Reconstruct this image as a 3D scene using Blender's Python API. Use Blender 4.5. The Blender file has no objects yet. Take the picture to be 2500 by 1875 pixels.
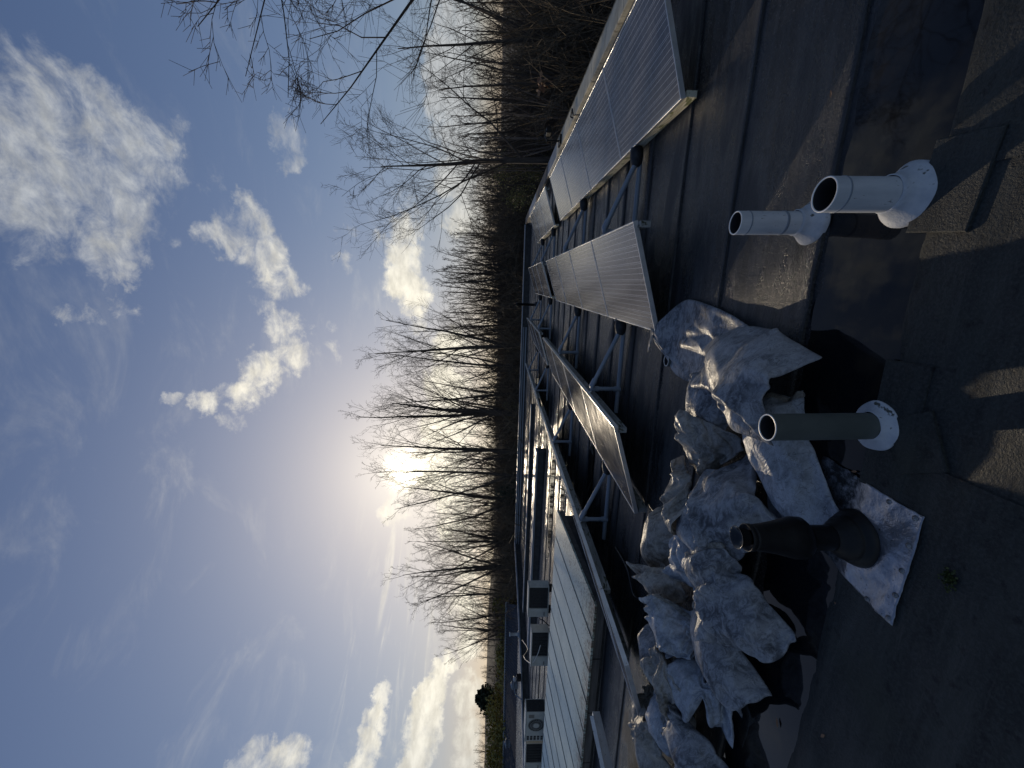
import bpy, math, random
import numpy as np
from mathutils import Vector, Matrix

# ------------------------------------------------------------------ camera, world, sun, exposure
scene = bpy.context.scene
COL = scene.collection
R = math.radians

def cam_setup():
    yaw, pit, ro = R(14.0), R(2.17), R(1.03)
    F = Vector((-math.sin(yaw)*math.cos(pit), math.cos(yaw)*math.cos(pit), -math.sin(pit)))
    R0 = Vector((math.cos(yaw), math.sin(yaw), 0.0))
    U0 = R0.cross(F)
    r = R0*math.cos(ro) + U0*math.sin(ro)
    u = U0*math.cos(ro) - R0*math.sin(ro)
    cd = bpy.data.cameras.new('camera')
    cd.sensor_fit = 'HORIZONTAL'; cd.sensor_width = 36.0; cd.lens = 990/2500*36.0
    cd.clip_start = 0.05; cd.clip_end = 6000
    co = bpy.data.objects.new('camera', cd); COL.objects.link(co)
    x, y, z = -u, r, -F                      # the phone is held sideways: picture left is up
    co.matrix_world = Matrix(((x.x, y.x, z.x, 0), (x.y, y.y, z.y, 0), (x.z, y.z, z.z, 1.6), (0, 0, 0, 1)))
    scene.camera = co
cam_setup()

SUN_AZ, SUN_EL = R(-26.0), R(12.1)           # azimuth from +Y towards +X
SUND = Vector((math.sin(SUN_AZ)*math.cos(SUN_EL), math.cos(SUN_AZ)*math.cos(SUN_EL), math.sin(SUN_EL)))
sl = bpy.data.lights.new('sun', 'SUN'); sl.energy = 2.3; sl.angle = R(0.53); sl.color = (1.0, 0.83, 0.6)
so = bpy.data.objects.new('sun', sl); COL.objects.link(so)
so.rotation_euler = SUND.to_track_quat('Z', 'Y').to_euler()
vs = scene.view_settings
vs.view_transform = 'Standard'; vs.look = 'None'; vs.exposure = 0.0; vs.gamma = 1.0; vs.use_curve_mapping = False
scene.render.film_transparent = False

class NT:
    """small node-tree writer"""
    def __init__(s, tree):
        s.t = tree; s.n = tree.nodes; s.l = tree.links
    def link(s, a, b): s.l.new(a, b)
    def put(s, sock, v):
        if isinstance(v, bpy.types.NodeSocket): s.l.new(v, sock)
        elif v is not None:
            if sock.type == 'RGBA' and len(v) == 3: v = (*v, 1)
            sock.default_value = v
    def node(s, typ, ins=None, **kw):
        n = s.n.new(typ)
        for k, v in kw.items(): setattr(n, k, v)
        for k, v in (ins or {}).items(): s.put(n.inputs[k], v)
        return n
    def math(s, op, a, b=None, c=None, clamp=False):
        n = s.node('ShaderNodeMath', operation=op, use_clamp=clamp)
        s.put(n.inputs[0], a)
        if b is not None: s.put(n.inputs[1], b)
        if c is not None: s.put(n.inputs[2], c)
        return n.outputs[0]
    def vmath(s, op, a, b=None):
        n = s.node('ShaderNodeVectorMath', operation=op)
        s.put(n.inputs[0], a)
        if b is not None: s.put(n.inputs[1], b)
        return n.outputs['Value'] if op in ('DOT_PRODUCT', 'LENGTH', 'DISTANCE') else n.outputs['Vector']
    def ramp(s, v, a, b, c=0.0, d=1.0, smooth=True):
        n = s.node('ShaderNodeMapRange', clamp=True, interpolation_type='SMOOTHSTEP' if smooth else 'LINEAR')
        s.put(n.inputs['Value'], v)
        for k, x in (('From Min', a), ('From Max', b), ('To Min', c), ('To Max', d)): s.put(n.inputs[k], x)
        return n.outputs['Result']
    def noise(s, vec, scale, detail=4, rough=0.55, dist=0.0):
        n = s.node('ShaderNodeTexNoise', {'Scale': scale, 'Detail': detail, 'Roughness': rough, 'Distortion': dist})
        if vec is not None: s.put(n.inputs['Vector'], vec)
        return n.outputs['Fac']
    def voronoi(s, vec, scale, feature='F1', out='Distance'):
        n = s.node('ShaderNodeTexVoronoi', {'Scale': scale}, feature=feature)
        if vec is not None: s.put(n.inputs['Vector'], vec)
        return n.outputs[out]
    def mix(s, f, a, b, mode='MIX'):
        n = s.node('ShaderNodeMix', data_type='RGBA', blend_type=mode)
        s.put(n.inputs[0], f); s.put(n.inputs[6], a); s.put(n.inputs[7], b)
        return n.outputs[2]
    def scale(s, vec, sc, loc=(0, 0, 0), rot=(0, 0, 0)):
        n = s.node('ShaderNodeMapping', {'Vector': vec, 'Scale': sc, 'Location': loc, 'Rotation': rot})
        return n.outputs[0]
    def sep(s, vec):
        return s.node('ShaderNodeSeparateXYZ', {0: vec}).outputs

CLOUDS = [(19.5, 43.2, 4.3, 0.8), (17.0, 40.4, 4.4, 1), (14.7, 37.4, 3.8, 1), (11.2, 44.5, 5.9, 1), (9.6, 40.6, 5.2, 1), (5.0, 46.6, 4.0, 0.8), (3.2, 43.6, 3.3, 0.8), (0.7, 42.0, 2.1, 0.7), (24.5, 42.8, 2.4, 0.5), (16.9, 34.6, 2.1, 0.6), (5.5, 37.1, 2.2, 0.6), (3.9, 40.4, 2.8, 0.7), (-6.3, 44.2, 1.5, 0.8), (-4.3, 41.3, 1.6, 0.7), (5.3, 31.5, 2.5, 1), (6.9, 28.9, 2.3, 1), (2.8, 28.6, 2.9, 1), (-0.8, 27.3, 2.5, 0.9), (-4.1, 29.2, 1.8, 0.8), (-6.8, 27.2, 2.4, 0.9), (-10.7, 26.0, 2.4, 0.9), (-12.5, 29.1, 2.6, 1), (-16.2, 31.5, 2.2, 1), (-16.9, 34.9, 1.9, 0.9), (-19.9, 32.1, 1.5, 0.8), (-16.8, 37.9, 1.2, 0.8), (-10.1, 22.3, 2.0, 0.6), (-6.7, 22.7, 1.5, 0.5), (16.2, 24.1, 2.0, 0.9), (13.6, 24.2, 1.5, 0.8), (5.7, 19.8, 1.7, 0.7), (1.6, 19.9, 1.7, 0.7), (10.5, 32.1, 1.8, 0.35), (6.5, 12.4, 2.3, 1.4), (3.4, 12.5, 2.8, 1.5), (-0.3, 12.4, 2.9, 1.5), (-3.0, 11.4, 2.2, 1.4), (4.4, 13.8, 2.3, 1), (7.5, 11.0, 2.0, 1), (10.8, 12.1, 1.7, 0.8), (-5.8, 10.9, 1.9, 0.8), (24.3, 5.8, 2.6, 1.5), (21.3, 6.2, 2.8, 1.5), (17.8, 4.9, 2.9, 1.5), (13.4, 5.0, 2.9, 1.5), (8.7, 4.7, 2.6, 1.4), (27.4, 4.8, 2.6, 1.3), (10.6, 5.3, 2.0, 0.8), (-9.1, 6.4, 3.0, 1.3), (-14.9, 7.0, 3.3, 1.4), (-20.6, 6.7, 3.8, 1.4), (-25.1, 7.2, 3.6, 1.4), (-28.9, 5.6, 3.4, 1.3), (-34.1, 4.6, 2.8, 1.2), (-39.1, 2.8, 2.0, 0.8), (-31.6, 13.2, 2.0, 0.9), (-29.0, 11.9, 2.1, 0.9), (-55.1, 22.5, 1.5, 1), (-56.7, 19.8, 1.8, 1), (-56.4, 23.1, 1.3, 1), (-55.2, 19.6, 0.9, 0.8), (-57.3, 21.4, 1.9, 1), (-49.3, 5.8, 1.4, 1.5), (-51.0, 6.0, 1.4, 1.5), (-52.8, 7.0, 1.8, 1.5), (-54.8, 7.5, 2.0, 1.5), (-57.0, 7.6, 2.1, 1.5), (-51.6, 2.4, 1.8, 1.2), (-54.7, 2.4, 1.8, 1.2), (-57.0, 2.2, 1.9, 1.2), (-47.0, 2.6, 2.0, 1.2), (-43.0, 3.0, 2.2, 1.2), (-51.5, 11.6, 1.2, 1.1), (-53.5, 11.8, 1.4, 1.2), (-55.8, 12.3, 1.6, 1.3), (-58.0, 12.8, 1.8, 1.3)]

def world_setup():
    w = bpy.data.worlds.new('World'); scene.world = w; w.use_nodes = True
    t = w.node_tree; t.nodes.clear(); N = NT(t)
    out = N.node('ShaderNodeOutputWorld')
    sky = N.node('ShaderNodeTexSky', sky_type='NISHITA', sun_disc=False, sun_elevation=SUN_EL, sun_rotation=SUN_AZ,
                 altitude=60, air_density=1.0, dust_density=0.6, ozone_density=2.0)
    d = N.node('ShaderNodeTexCoord').outputs['Generated']
    d = N.vmath('NORMALIZE', d)
    cs = N.vmath('DOT_PRODUCT', d, tuple(SUND))
    # the phone's tone curve holds back the bright air round the sun: soft shoulder on the sky's own radiance
    x = N.vmath('MULTIPLY', sky.outputs[0], (SKY_STR*0.89, SKY_STR*0.88, SKY_STR*1.20))
    sh = N.vmath('ADD', N.vmath('MULTIPLY', x, (0.86, 0.93, 1.06)), (1.0, 1.0, 1.0))
    bg1 = N.node('ShaderNodeBackground', {'Color': N.vmath('DIVIDE', x, sh), 'Strength': 1.0})
    # solar aureole: thin high cloud scattering round the sun
    halo = N.math('ADD', N.math('MULTIPLY', N.math('POWER', N.math('MAXIMUM', cs, 0.0), 14.0), 0.13),
                  N.math('MULTIPLY', N.math('POWER', N.math('MAXIMUM', cs, 0.0), 160.0), 0.22))
    core = N.math('MULTIPLY', N.math('POWER', N.ramp(cs, math.cos(R(4.2)), math.cos(R(0.5)), smooth=False), 4.0), 3.0)
    glow = N.math('ADD', halo, core)
    bg2 = N.node('ShaderNodeBackground', {'Color': (1.0, 0.91, 0.68), 'Strength': glow})
    # clouds: direction-space masks broken up by noise
    mask = None
    wob = N.node('ShaderNodeTexNoise', {'Vector': d, 'Scale': 13.0, 'Detail': 6.0, 'Roughness': 0.65})
    dw = N.vmath('ADD', d, N.vmath('MULTIPLY', N.vmath('SUBTRACT', wob.outputs['Color'], (0.5, 0.5, 0.5)), (0.13, 0.13, 0.085)))
    dw = N.vmath('NORMALIZE', dw)
    for a, e, r, wt in CLOUDS:
        a, e = R(a), R(e)
        c = (math.sin(a)*math.cos(e), math.cos(a)*math.cos(e), math.sin(e))
        m = N.ramp(N.vmath('DOT_PRODUCT', dw, c), math.cos(R(r*1.45)), math.cos(R(r*0.2)), 0.0, wt)
        mask = m if mask is None else N.math('MAXIMUM', mask, m)
    dz = N.sep(d)[2]
    n1 = N.noise(N.scale(d, (1, 1, 1.7)), 15.0, 10, 0.66, 0.35)
    # thin streaks low in the sky, leaning away from the sun
    st = N.noise(N.scale(d, (1.6, 1.6, 13.0), rot=(0.0, R(9.0), R(14.0))), 3.0, 7, 0.62, 0.7)
    stm = N.math('MULTIPLY', N.ramp(dz, 0.02, 0.16), N.ramp(dz, 0.34, 0.22))
    streak = N.math('MULTIPLY', N.ramp(st, 0.50, 0.80), N.math('MULTIPLY', stm, 0.55))
    streak = N.math('MULTIPLY', streak, N.ramp(N.sep(d)[0], -0.35, -0.65))
    wisp = N.noise(N.scale(d, (1.0, 1.6, 3.0), rot=(0.3, 0.2, 0.5)), 4.0, 7, 0.65, 0.6)
    wisp = N.math('MULTIPLY', N.ramp(wisp, 0.5, 0.85), 0.22)
    dens = N.ramp(N.math('ADD', N.math('MULTIPLY', mask, 0.46), n1), 0.70, 1.20)
    dens = N.math('MAXIMUM', N.math('MAXIMUM', N.math('MULTIPLY', dens, 0.92), streak), wisp, clamp=True)
    dens = N.math('MULTIPLY', dens, N.ramp(dz, -0.02, 0.02))
    near = N.ramp(cs, 0.72, 0.97)
    n2 = N.noise(N.scale(d, (1, 1, 2.2), loc=(0.013, 0.02, -0.03)), 26.0, 7, 0.6, 0.2)
    ccol = N.mix(near, (0.57, 0.59, 0.60), (1.0, 0.93, 0.76))
    cstr = N.math('MULTIPLY', N.ramp(n2, 0.25, 0.75, 0.72, 1.12), N.ramp(near, 0.0, 1.0, 0.95, 1.1))
    bg3 = N.node('ShaderNodeBackground', {'Color': ccol, 'Strength': cstr})
    mx = N.node('ShaderNodeMixShader', {0: dens}); N.link(bg1.outputs[0], mx.inputs[1]); N.link(bg3.outputs[0], mx.inputs[2])
    ad = N.node('ShaderNodeAddShader'); N.link(mx.outputs[0], ad.inputs[0]); N.link(bg2.outputs[0], ad.inputs[1])
    N.link(ad.outputs[0], out.inputs[0])
SKY_STR = 0.12
world_setup()

# ------------------------------------------------------------------ mesh helpers
class MB:
    """collects shapes (world coordinates) and links them as one mesh object"""
    def __init__(s): s.v = []; s.f = []; s.sm = []
    def add(s, vs, fs, smooth=False):
        o = len(s.v); s.v += [tuple(p) for p in vs]
        for f in fs: s.f.append(tuple(i+o for i in f)); s.sm.append(smooth)
        return s
    def box(s, x0, x1, y0, y1, z0, z1, M=None):
        vs = [Vector((x, y, z)) for z in (z0, z1) for y in (y0, y1) for x in (x0, x1)]
        if M is not None: vs = [M @ v for v in vs]
        return s.add(vs, [(0, 2, 3, 1), (4, 5, 7, 6), (0, 1, 5, 4), (2, 6, 7, 3), (0, 4, 6, 2), (1, 3, 7, 5)])
    def bev(s, x0, x1, y0, y1, z0, z1, b=0.01, M=None):
        """box whose upper edges are chamfered"""
        vs = []
        for z, i in ((z0, 0), (z1-b, 0), (z1, b)):
            vs += [Vector(p) for p in ((x0+i, y0+i, z), (x1-i, y0+i, z), (x1-i, y1-i, z), (x0+i, y1-i, z))]
        if M is not None: vs = [M @ v for v in vs]
        fs = [(3, 2, 1, 0), (8, 9, 10, 11)]
        for a in (0, 4):
            for k in range(4): fs.append((a+k, a+(k+1) % 4, a+4+(k+1) % 4, a+4+k))
        return s.add(vs, fs)
    def tube(s, pts, rad, n=8, caps=True, smooth=True, hollow=False):
        pts = [Vector(p) for p in pts]
        if not hasattr(rad, '__len__'): rad = [rad]*len(pts)
        vs = []; prev = None
        for i, p in enumerate(pts):
            t = (pts[min(i+1, len(pts)-1)] - pts[max(i-1, 0)]).normalized()
            a = prev if prev is not None else (Vector((0, 0, 1)) if abs(t.z) < 0.9 else Vector((1, 0, 0)))
            x = (a - t*a.dot(t)).normalized(); y = t.cross(x); prev = x
            for k in range(n):
                q = 2*math.pi*k/n; vs.append(p + (x*math.cos(q) + y*math.sin(q))*rad[i])
        fs = []
        for i in range(len(pts)-1):
            for k in range(n):
                a, b = i*n+k, i*n+(k+1) % n; fs.append((a, b, b+n, a+n))
        s.add(vs, fs, smooth)
        if caps:
            s.add(vs[:n], [tuple(range(n))[::-1]]); s.add(vs[-n:], [tuple(range(n))])
        return s
    def lathe(s, prof, c, n=32, smooth=True, wob=None):
        vs = []; fs = []
        for i, (r, z) in enumerate(prof):
            for k in range(n):
                q = 2*math.pi*k/n; rr = r*(1 if wob is None else wob(q, z))
                vs.append((c[0]+rr*math.cos(q), c[1]+rr*math.sin(q), c[2]+z))
        for i in range(len(prof)-1):
            for k in range(n):
                a, b = i*n+k, i*n+(k+1) % n; fs.append((a, b, b+n, a+n))
        return s.add(vs, fs, smooth)
    def prism(s, poly, axis, a, b):
        """2D polygon extruded along an axis: 'y' -> poly is (x,z); 'x' -> (y,z); 'z' -> (x,y)"""
        def P(p, t): return {'y': (p[0], t, p[1]), 'x': (t, p[0], p[1]), 'z': (p[0], p[1], t)}[axis]
        n = len(poly)
        fs = [tuple(range(n))[::-1], tuple(range(n, 2*n))] + [(k, (k+1) % n, n+(k+1) % n, n+k) for k in range(n)]
        return s.add([P(p, a) for p in poly] + [P(p, b) for p in poly], fs)
    def build(s, name, mat, parent=None, bevel=0.0):
        me = bpy.data.meshes.new(name)
        off = Vector(parent.get('org', (0, 0, 0))) if parent is not None else Vector((0, 0, 0))
        me.from_pydata([tuple(Vector(v)-off) for v in s.v], [], s.f); me.validate()
        me.polygons.foreach_set('use_smooth', s.sm if len(s.sm) == len(me.polygons) else [False]*len(me.polygons))
        me.update(); me.materials.append(mat)
        o = bpy.data.objects.new(name, me); COL.objects.link(o)
        if parent is not None:
            o.parent = parent
            if parent.get('sub'): pass
        if bevel:
            m = o.modifiers.new('bevel', 'BEVEL'); m.width = bevel; m.segments = 2; m.limit_method = 'ANGLE'; m.angle_limit = R(40)
        return o

def tag(o, label=None, cat=None, group=None, kind=None):
    for k, v in (('label', label), ('category', cat), ('group', group), ('kind', kind)):
        if v: o[k] = v
    return o
def thing(name, loc, label, cat, group=None):
    o = bpy.data.objects.new(name, None); COL.objects.link(o); o.location = loc; o.empty_display_size = 0.2
    o['org'] = list(loc)
    return tag(o, label, cat, group)
def copy_tree(o, parent=None):
    c = o.copy(); COL.objects.link(c)
    if parent is not None: c.parent = parent
    for ch in o.children: copy_tree(ch, c)
    return c

# ------------------------------------------------------------------ materials
def new_mat(name):
    m = bpy.data.materials.new(name); m.use_nodes = True
    t = m.node_tree; t.nodes.clear(); N = NT(t)
    out = N.node('ShaderNodeOutputMaterial'); b = N.node('ShaderNodeBsdfPrincipled'); N.link(b.outputs[0], out.inputs[0])
    return m, N, b
def world_pos(N): return N.node('ShaderNodeNewGeometry').outputs['Position']
def obj_pos(N): return N.node('ShaderNodeTexCoord').outputs['Object']
def bump(N, b, h, dist=0.01, strength=1.0):
    n = N.node('ShaderNodeBump', {'Height': h, 'Distance': dist, 'Strength': strength}); N.link(n.outputs[0], b.inputs['Normal'])

def mat_plain(name, c1, c2, scale=6.0, rough=(0.5, 0.7), metal=0.0, bmp=0.0, stretch=(1, 1, 1), speck=None, obj=True, spec=None):
    m, N, b = new_mat(name)
    p = obj_pos(N) if obj else world_pos(N); p = N.scale(p, stretch)
    n = N.noise(p, scale, 6, 0.62)
    c = N.mix(N.ramp(n, 0.32, 0.68), c1, c2)
    if speck:
        f = N.ramp(N.noise(p, speck[1], 3, 0.6), speck[2], speck[2]+0.06)
        c = N.mix(f, c, speck[0])
    N.put(b.inputs['Base Color'], c)
    N.put(b.inputs['Roughness'], N.ramp(N.noise(p, scale*2.3, 4), 0.3, 0.7, rough[0], rough[1]))
    b.inputs['Metallic'].default_value = metal
    if spec is not None: b.inputs['Specular IOR Level'].default_value = spec
    if bmp: bump(N, b, N.noise(p, scale*9, 4), bmp)
    return m

def mat_felt(name, near=False):
    """bitumen felt: mineral granules, trails of silt along the sheets, wet and dry areas"""
    m, N, b = new_mat(name)
    p = world_pos(N)
    streak = N.noise(N.scale(p, (0.5, 4.5, 1.0)), 2.1, 7, 0.66, 0.4)
    fine = N.noise(p, 160.0, 3, 0.75); grit = N.noise(p, 62.0 if not near else 88.0, 4, 0.72); lump = N.noise(p, 21.0, 5, 0.66)
    dark, pale = ((0.011, 0.012, 0.014), (0.055, 0.055, 0.056)) if not near else ((0.015, 0.017, 0.016), (0.036, 0.040, 0.036))
    c = N.mix(N.ramp(streak, 0.38, 0.72), dark, pale)
    silt = N.math('MULTIPLY', N.ramp(N.noise(N.scale(p, (0.6, 7.0, 1)), 3.3, 9, 0.75, 0.8), 0.55, 0.70), N.ramp(N.noise(p, 0.6, 3), 0.35, 0.6))
    c = N.mix(N.math('MULTIPLY', silt, 0.25 if near else 0.65), c, (0.17, 0.165, 0.15))
    c = N.mix(N.ramp(grit, 0.40, 0.68, 0.0, 0.55), c, (0.075, 0.078, 0.074) if near else (0.060, 0.062, 0.064))
    c = N.mix(N.ramp(N.noise(p, 14.0, 6, 0.72), 0.56, 0.66, 0.0, 0.75), c, (0.006, 0.006, 0.007))
    if near: c = N.mix(N.math('MULTIPLY', N.ramp(N.noise(p, 2.6, 5), 0.5, 0.72), 0.35), c, (0.045, 0.048, 0.030))
    N.put(b.inputs['Base Color'], c)
    wet = N.ramp(N.noise(N.scale(p, (0.8, 2.2, 1)), 1.3, 5, 0.6, 0.3), 0.42, 0.62)
    r = N.math('ADD', N.ramp(wet, 0.0, 1.0, 0.20 if not near else 0.55, 0.58 if not near else 0.8, smooth=False), N.math('MULTIPLY', N.math('SUBTRACT', grit, 0.5), 0.5))
    N.put(b.inputs['Roughness'], N.math('MAXIMUM', r, 0.12))
    b.inputs['Specular IOR Level'].default_value = 0.45 if not near else 0.35
    h = N.math('ADD', N.math('MULTIPLY', grit, 0.9), N.math('MULTIPLY', fine, 0.35))
    h = N.math('ADD', h, N.math('MULTIPLY', lump, 0.7 if not near else 0.15))
    bump(N, b, h, 0.0085 if not near else 0.0075, 0.9)
    return m

def mat_glass_panel():
    """silicon cells under dusty glass: ribbons and cell gaps are flat print under the glass"""
    m, N, b = new_mat('panel_glass')
    p = obj_pos(N); xyz = N.sep(p)
    def lines(v, pitch, width, off=0.0):
        f = N.math('FRACT', N.math('DIVIDE', N.math('ADD', v, off), pitch))
        return N.math('LESS_THAN', N.math('ABSOLUTE', N.math('SUBTRACT', f, 0.5)), width/pitch/2)
    bus = lines(xyz[0], 0.052, 0.0030, 0.008)
    gapx = lines(xyz[0], 0.156, 0.0040, 0.075); gapy = lines(xyz[1], 0.156, 0.0028, 0.045)
    cell = N.mix(N.ramp(N.noise(N.scale(p, (1, 1, 1)), 3.0, 3), 0.3, 0.7), (0.017, 0.018, 0.032), (0.030, 0.030, 0.044))
    cell = N.mix(N.math('MULTIPLY', gapy, 0.7), cell, (0.15, 0.15, 0.17))
    cell = N.mix(N.math('MULTIPLY', N.math('MAXIMUM', bus, N.math('MULTIPLY', gapx, 0.6)), 0.95), cell, (0.62, 0.62, 0.62))
    dust = N.ramp(N.noise(N.scale(p, (0.7, 3.0, 1)), 3.0, 7, 0.65), 0.35, 0.8, 0.09, 0.30)
    lowedge = N.ramp(xyz[0], 0.16, 0.0, 0.0, 0.35)
    cell = N.mix(N.math('MAXIMUM', dust, lowedge), cell, (0.31, 0.285, 0.245))
    drop = N.ramp(N.voronoi(N.scale(p, (1, 1.35, 1)), 7.0), 0.045, 0.030)
    drop = N.math('MULTIPLY', drop, N.ramp(N.noise(p, 2.2, 2), 0.5, 0.55))
    cell = N.mix(drop, cell, (0.5, 0.5, 0.48))
    spot = N.math('MULTIPLY', N.ramp(N.voronoi(N.scale(p, (1.1, 1, 1), loc=(3, 1, 0)), 9.0), 0.040, 0.028), N.ramp(N.noise(p, 3.1, 2), 0.52, 0.56))
    cell = N.mix(spot, cell, (0.012, 0.012, 0.012))
    N.put(b.inputs['Base Color'], cell)
    N.put(b.inputs['Roughness'], N.ramp(N.noise(N.scale(p, (1, 4, 1)), 4.0, 5), 0.3, 0.7, 0.07, 0.14))
    b.inputs['IOR'].default_value = 1.5; b.inputs['Specular IOR Level'].default_value = 0.5
    b.inputs['Coat Weight'].default_value = 0.0; b.inputs['Coat Roughness'].default_value = 0.16
    bump(N, b, N.noise(p, 240.0, 2), 0.0006, 0.5)
    return m

def mat_sack(name, c1, c2, grime, trans=0.25, dirt=0.8):
    m, N, b = new_mat(name)
    p = obj_pos(N)
    w1 = N.noise(p, 3.6, 5, 0.62, 0.6)
    w2 = N.noise(N.scale(p, (1.0, 2.0, 1.3), rot=(0.2, 0.1, 0.6)), 12.0, 10, 0.78, 1.0)
    w3 = N.noise(N.scale(p, (1.6, 0.8, 1.0), rot=(0.1, 0.3, 2.0)), 34.0, 7, 0.82, 0.6)
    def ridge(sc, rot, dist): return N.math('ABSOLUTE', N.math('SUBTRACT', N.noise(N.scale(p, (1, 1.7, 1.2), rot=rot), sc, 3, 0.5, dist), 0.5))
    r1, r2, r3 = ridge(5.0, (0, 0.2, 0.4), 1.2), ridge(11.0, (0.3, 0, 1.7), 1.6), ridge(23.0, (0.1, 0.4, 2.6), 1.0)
    c = N.mix(N.ramp(w1, 0.32, 0.66), c1, c2)
    c = N.mix(N.math('MULTIPLY', N.ramp(w2, 0.40, 0.58), N.ramp(w1, 0.34, 0.64, dirt, dirt*0.3)), c, grime)
    c = N.mix(N.ramp(w3, 0.54, 0.66, 0.0, dirt*0.42), c, (0.05, 0.052, 0.058))
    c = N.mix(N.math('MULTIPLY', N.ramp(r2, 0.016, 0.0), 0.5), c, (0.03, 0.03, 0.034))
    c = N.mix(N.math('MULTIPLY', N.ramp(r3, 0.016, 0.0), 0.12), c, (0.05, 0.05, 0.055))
    N.put(b.inputs['Base Color'], c)
    N.put(b.inputs['Roughness'], N.ramp(w2, 0.35, 0.65, 0.34, 0.55))
    b.inputs['Specular IOR Level'].default_value = 0.5
    h = N.math('ADD', N.ramp(r1, 0.0, 0.16, smooth=False), N.math('MULTIPLY', N.ramp(r2, 0.0, 0.14, smooth=False), 0.5))
    bump(N, b, N.math('MULTIPLY', h, -1.0), 0.010, 0.30)
    # thin woven plastic lets some light through
    tr = N.node('ShaderNodeBsdfTranslucent', {'Color': c}); mx = N.node('ShaderNodeMixShader', {0: trans})
    out = [n for n in N.n if n.type == 'OUTPUT_MATERIAL'][0]
    N.link(b.outputs[0], mx.inputs[1]); N.link(tr.outputs[0], mx.inputs[2]); N.link(mx.outputs[0], out.inputs[0])
    return m

def mat_parapet():
    m, N, b = new_mat('concrete_coping')
    p = world_pos(N)
    n = N.noise(p, 5.0, 7, 0.7)
    c = N.mix(N.ramp(n, 0.3, 0.7), (0.42, 0.385, 0.29), (0.60, 0.56, 0.44))
    st = N.ramp(N.noise(N.scale(p, (0.35, 5.0, 1.0)), 2.2, 7, 0.75, 0.5), 0.52, 0.68)
    c = N.mix(N.math('MULTIPLY', st, 0.85), c, (0.06, 0.055, 0.045))
    edge = N.ramp(N.math('ADD', N.sep(p)[0], N.math('MULTIPLY', N.noise(p, 9.0, 5), 0.06)), 3.20, 3.25)
    c = N.mix(edge, c, (0.075, 0.065, 0.030))
    N.put(b.inputs['Base Color'], c); b.inputs['Roughness'].default_value = 0.85
    bump(N, b, N.noise(p, 60.0, 5, 0.7), 0.004)
    return m

def mat_lead():
    m, N, b = new_mat('lead_sheet')
    p = world_pos(N)
    n = N.noise(p, 11.0, 7, 0.7, 0.5)
    c = N.mix(N.ramp(n, 0.3, 0.7), (0.24, 0.25, 0.275), (0.44, 0.45, 0.48))
    sp = N.ramp(N.noise(p, 75.0, 4, 0.65), 0.62, 0.68)
    c = N.mix(N.math('MULTIPLY', sp, 0.8), c, (0.06, 0.06, 0.06))
    y = N.math('ADD', N.sep(p)[1], N.math('MULTIPLY', N.math('SUBTRACT', N.noise(p, 14.0, 6, 0.7), 0.5), 0.16))
    far = N.ramp(y, 1.535, 1.60)
    dirt = N.math('MULTIPLY', far, N.ramp(N.noise(p, 24.0, 7, 0.75), 0.33, 0.6, 0.35, 1.0))
    c = N.mix(dirt, c, (0.035, 0.037, 0.036))
    N.put(b.inputs['Base Color'], c); b.inputs['Metallic'].default_value = 0.8
    N.put(b.inputs['Roughness'], N.ramp(dirt, 0.0, 1.0, 0.33, 0.8))
    bump(N, b, N.math('ADD', N.noise(p, 26.0, 4, 0.6), N.math('MULTIPLY', N.noise(p, 160.0, 3), 0.12)), 0.007, 0.8)
    return m

def mat_water():
    m, N, b = new_mat('rain_water')
    p = world_pos(N)
    silt = N.ramp(N.noise(p, 2.4, 5, 0.6), 0.45, 0.7)
    N.put(b.inputs['Base Color'], N.mix(silt, (0.008, 0.009, 0.011), (0.030, 0.025, 0.018)))
    b.inputs['Roughness'].default_value = 0.035; b.inputs['IOR'].default_value = 1.33
    bump(N, b, N.noise(p, 7.0, 2), 0.0008, 0.4)
    return m

def mat_sheet_roof():
    m, N, b = new_mat('painted_sheet')
    p = world_pos(N)
    n = N.noise(p, 2.0, 6, 0.6)
    c = N.mix(N.ramp(n, 0.3, 0.7), (0.43, 0.53, 0.50), (0.56, 0.65, 0.60))
    x = N.sep(p)
    lich = N.math('ADD', N.ramp(x[0], -5.3, -4.35), N.ramp(x[1], 5.3, 4.62))
    sp = N.ramp(N.noise(N.scale(p, (1.6, 0.7, 1)), 22.0, 6, 0.72), N.math('SUBTRACT', 0.61, N.math('MULTIPLY', lich, 0.075)), N.math('SUBTRACT', 0.65, N.math('MULTIPLY', lich, 0.06)))
    c = N.mix(N.math('MULTIPLY', lich, 0.35, clamp=True), c, (0.42, 0.41, 0.26))
    c = N.mix(N.math('MULTIPLY', sp, 0.85), c, (0.07, 0.07, 0.05))
    rust = N.math('MULTIPLY', N.ramp(x[1], 4.95, 4.64), N.ramp(N.noise(N.scale(p, (3, 1, 1)), 6.0, 7, 0.7), 0.42, 0.56))
    c = N.mix(N.math('MULTIPLY', rust, 0.8), c, (0.13, 0.075, 0.045))
    N.put(b.inputs['Base Color'], c); b.inputs['Roughness'].default_value = 0.5
    bump(N, b, N.noise(p, 6.0, 4), 0.006)
    return m

def mat_bark(name, c1, c2):
    m, N, b = new_mat(name)
    p = obj_pos(N)
    c = N.mix(N.ramp(N.noise(N.scale(p, (1, 1, 0.25)), 9.0, 6, 0.7), 0.3, 0.7), c1, c2)
    N.put(b.inputs['Base Color'], c); b.inputs['Roughness'].default_value = 0.85
    b.inputs['Specular IOR Level'].default_value = 0.2
    return m
def mat_leaf(name, c1, c2):
    m, N, b = new_mat(name)
    i = N.node('ShaderNodeNewGeometry').outputs['Random Per Island']
    c = N.mix(i, c1, c2)
    N.put(b.inputs['Base Color'], c); b.inputs['Roughness'].default_value = 0.6
    return m

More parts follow.
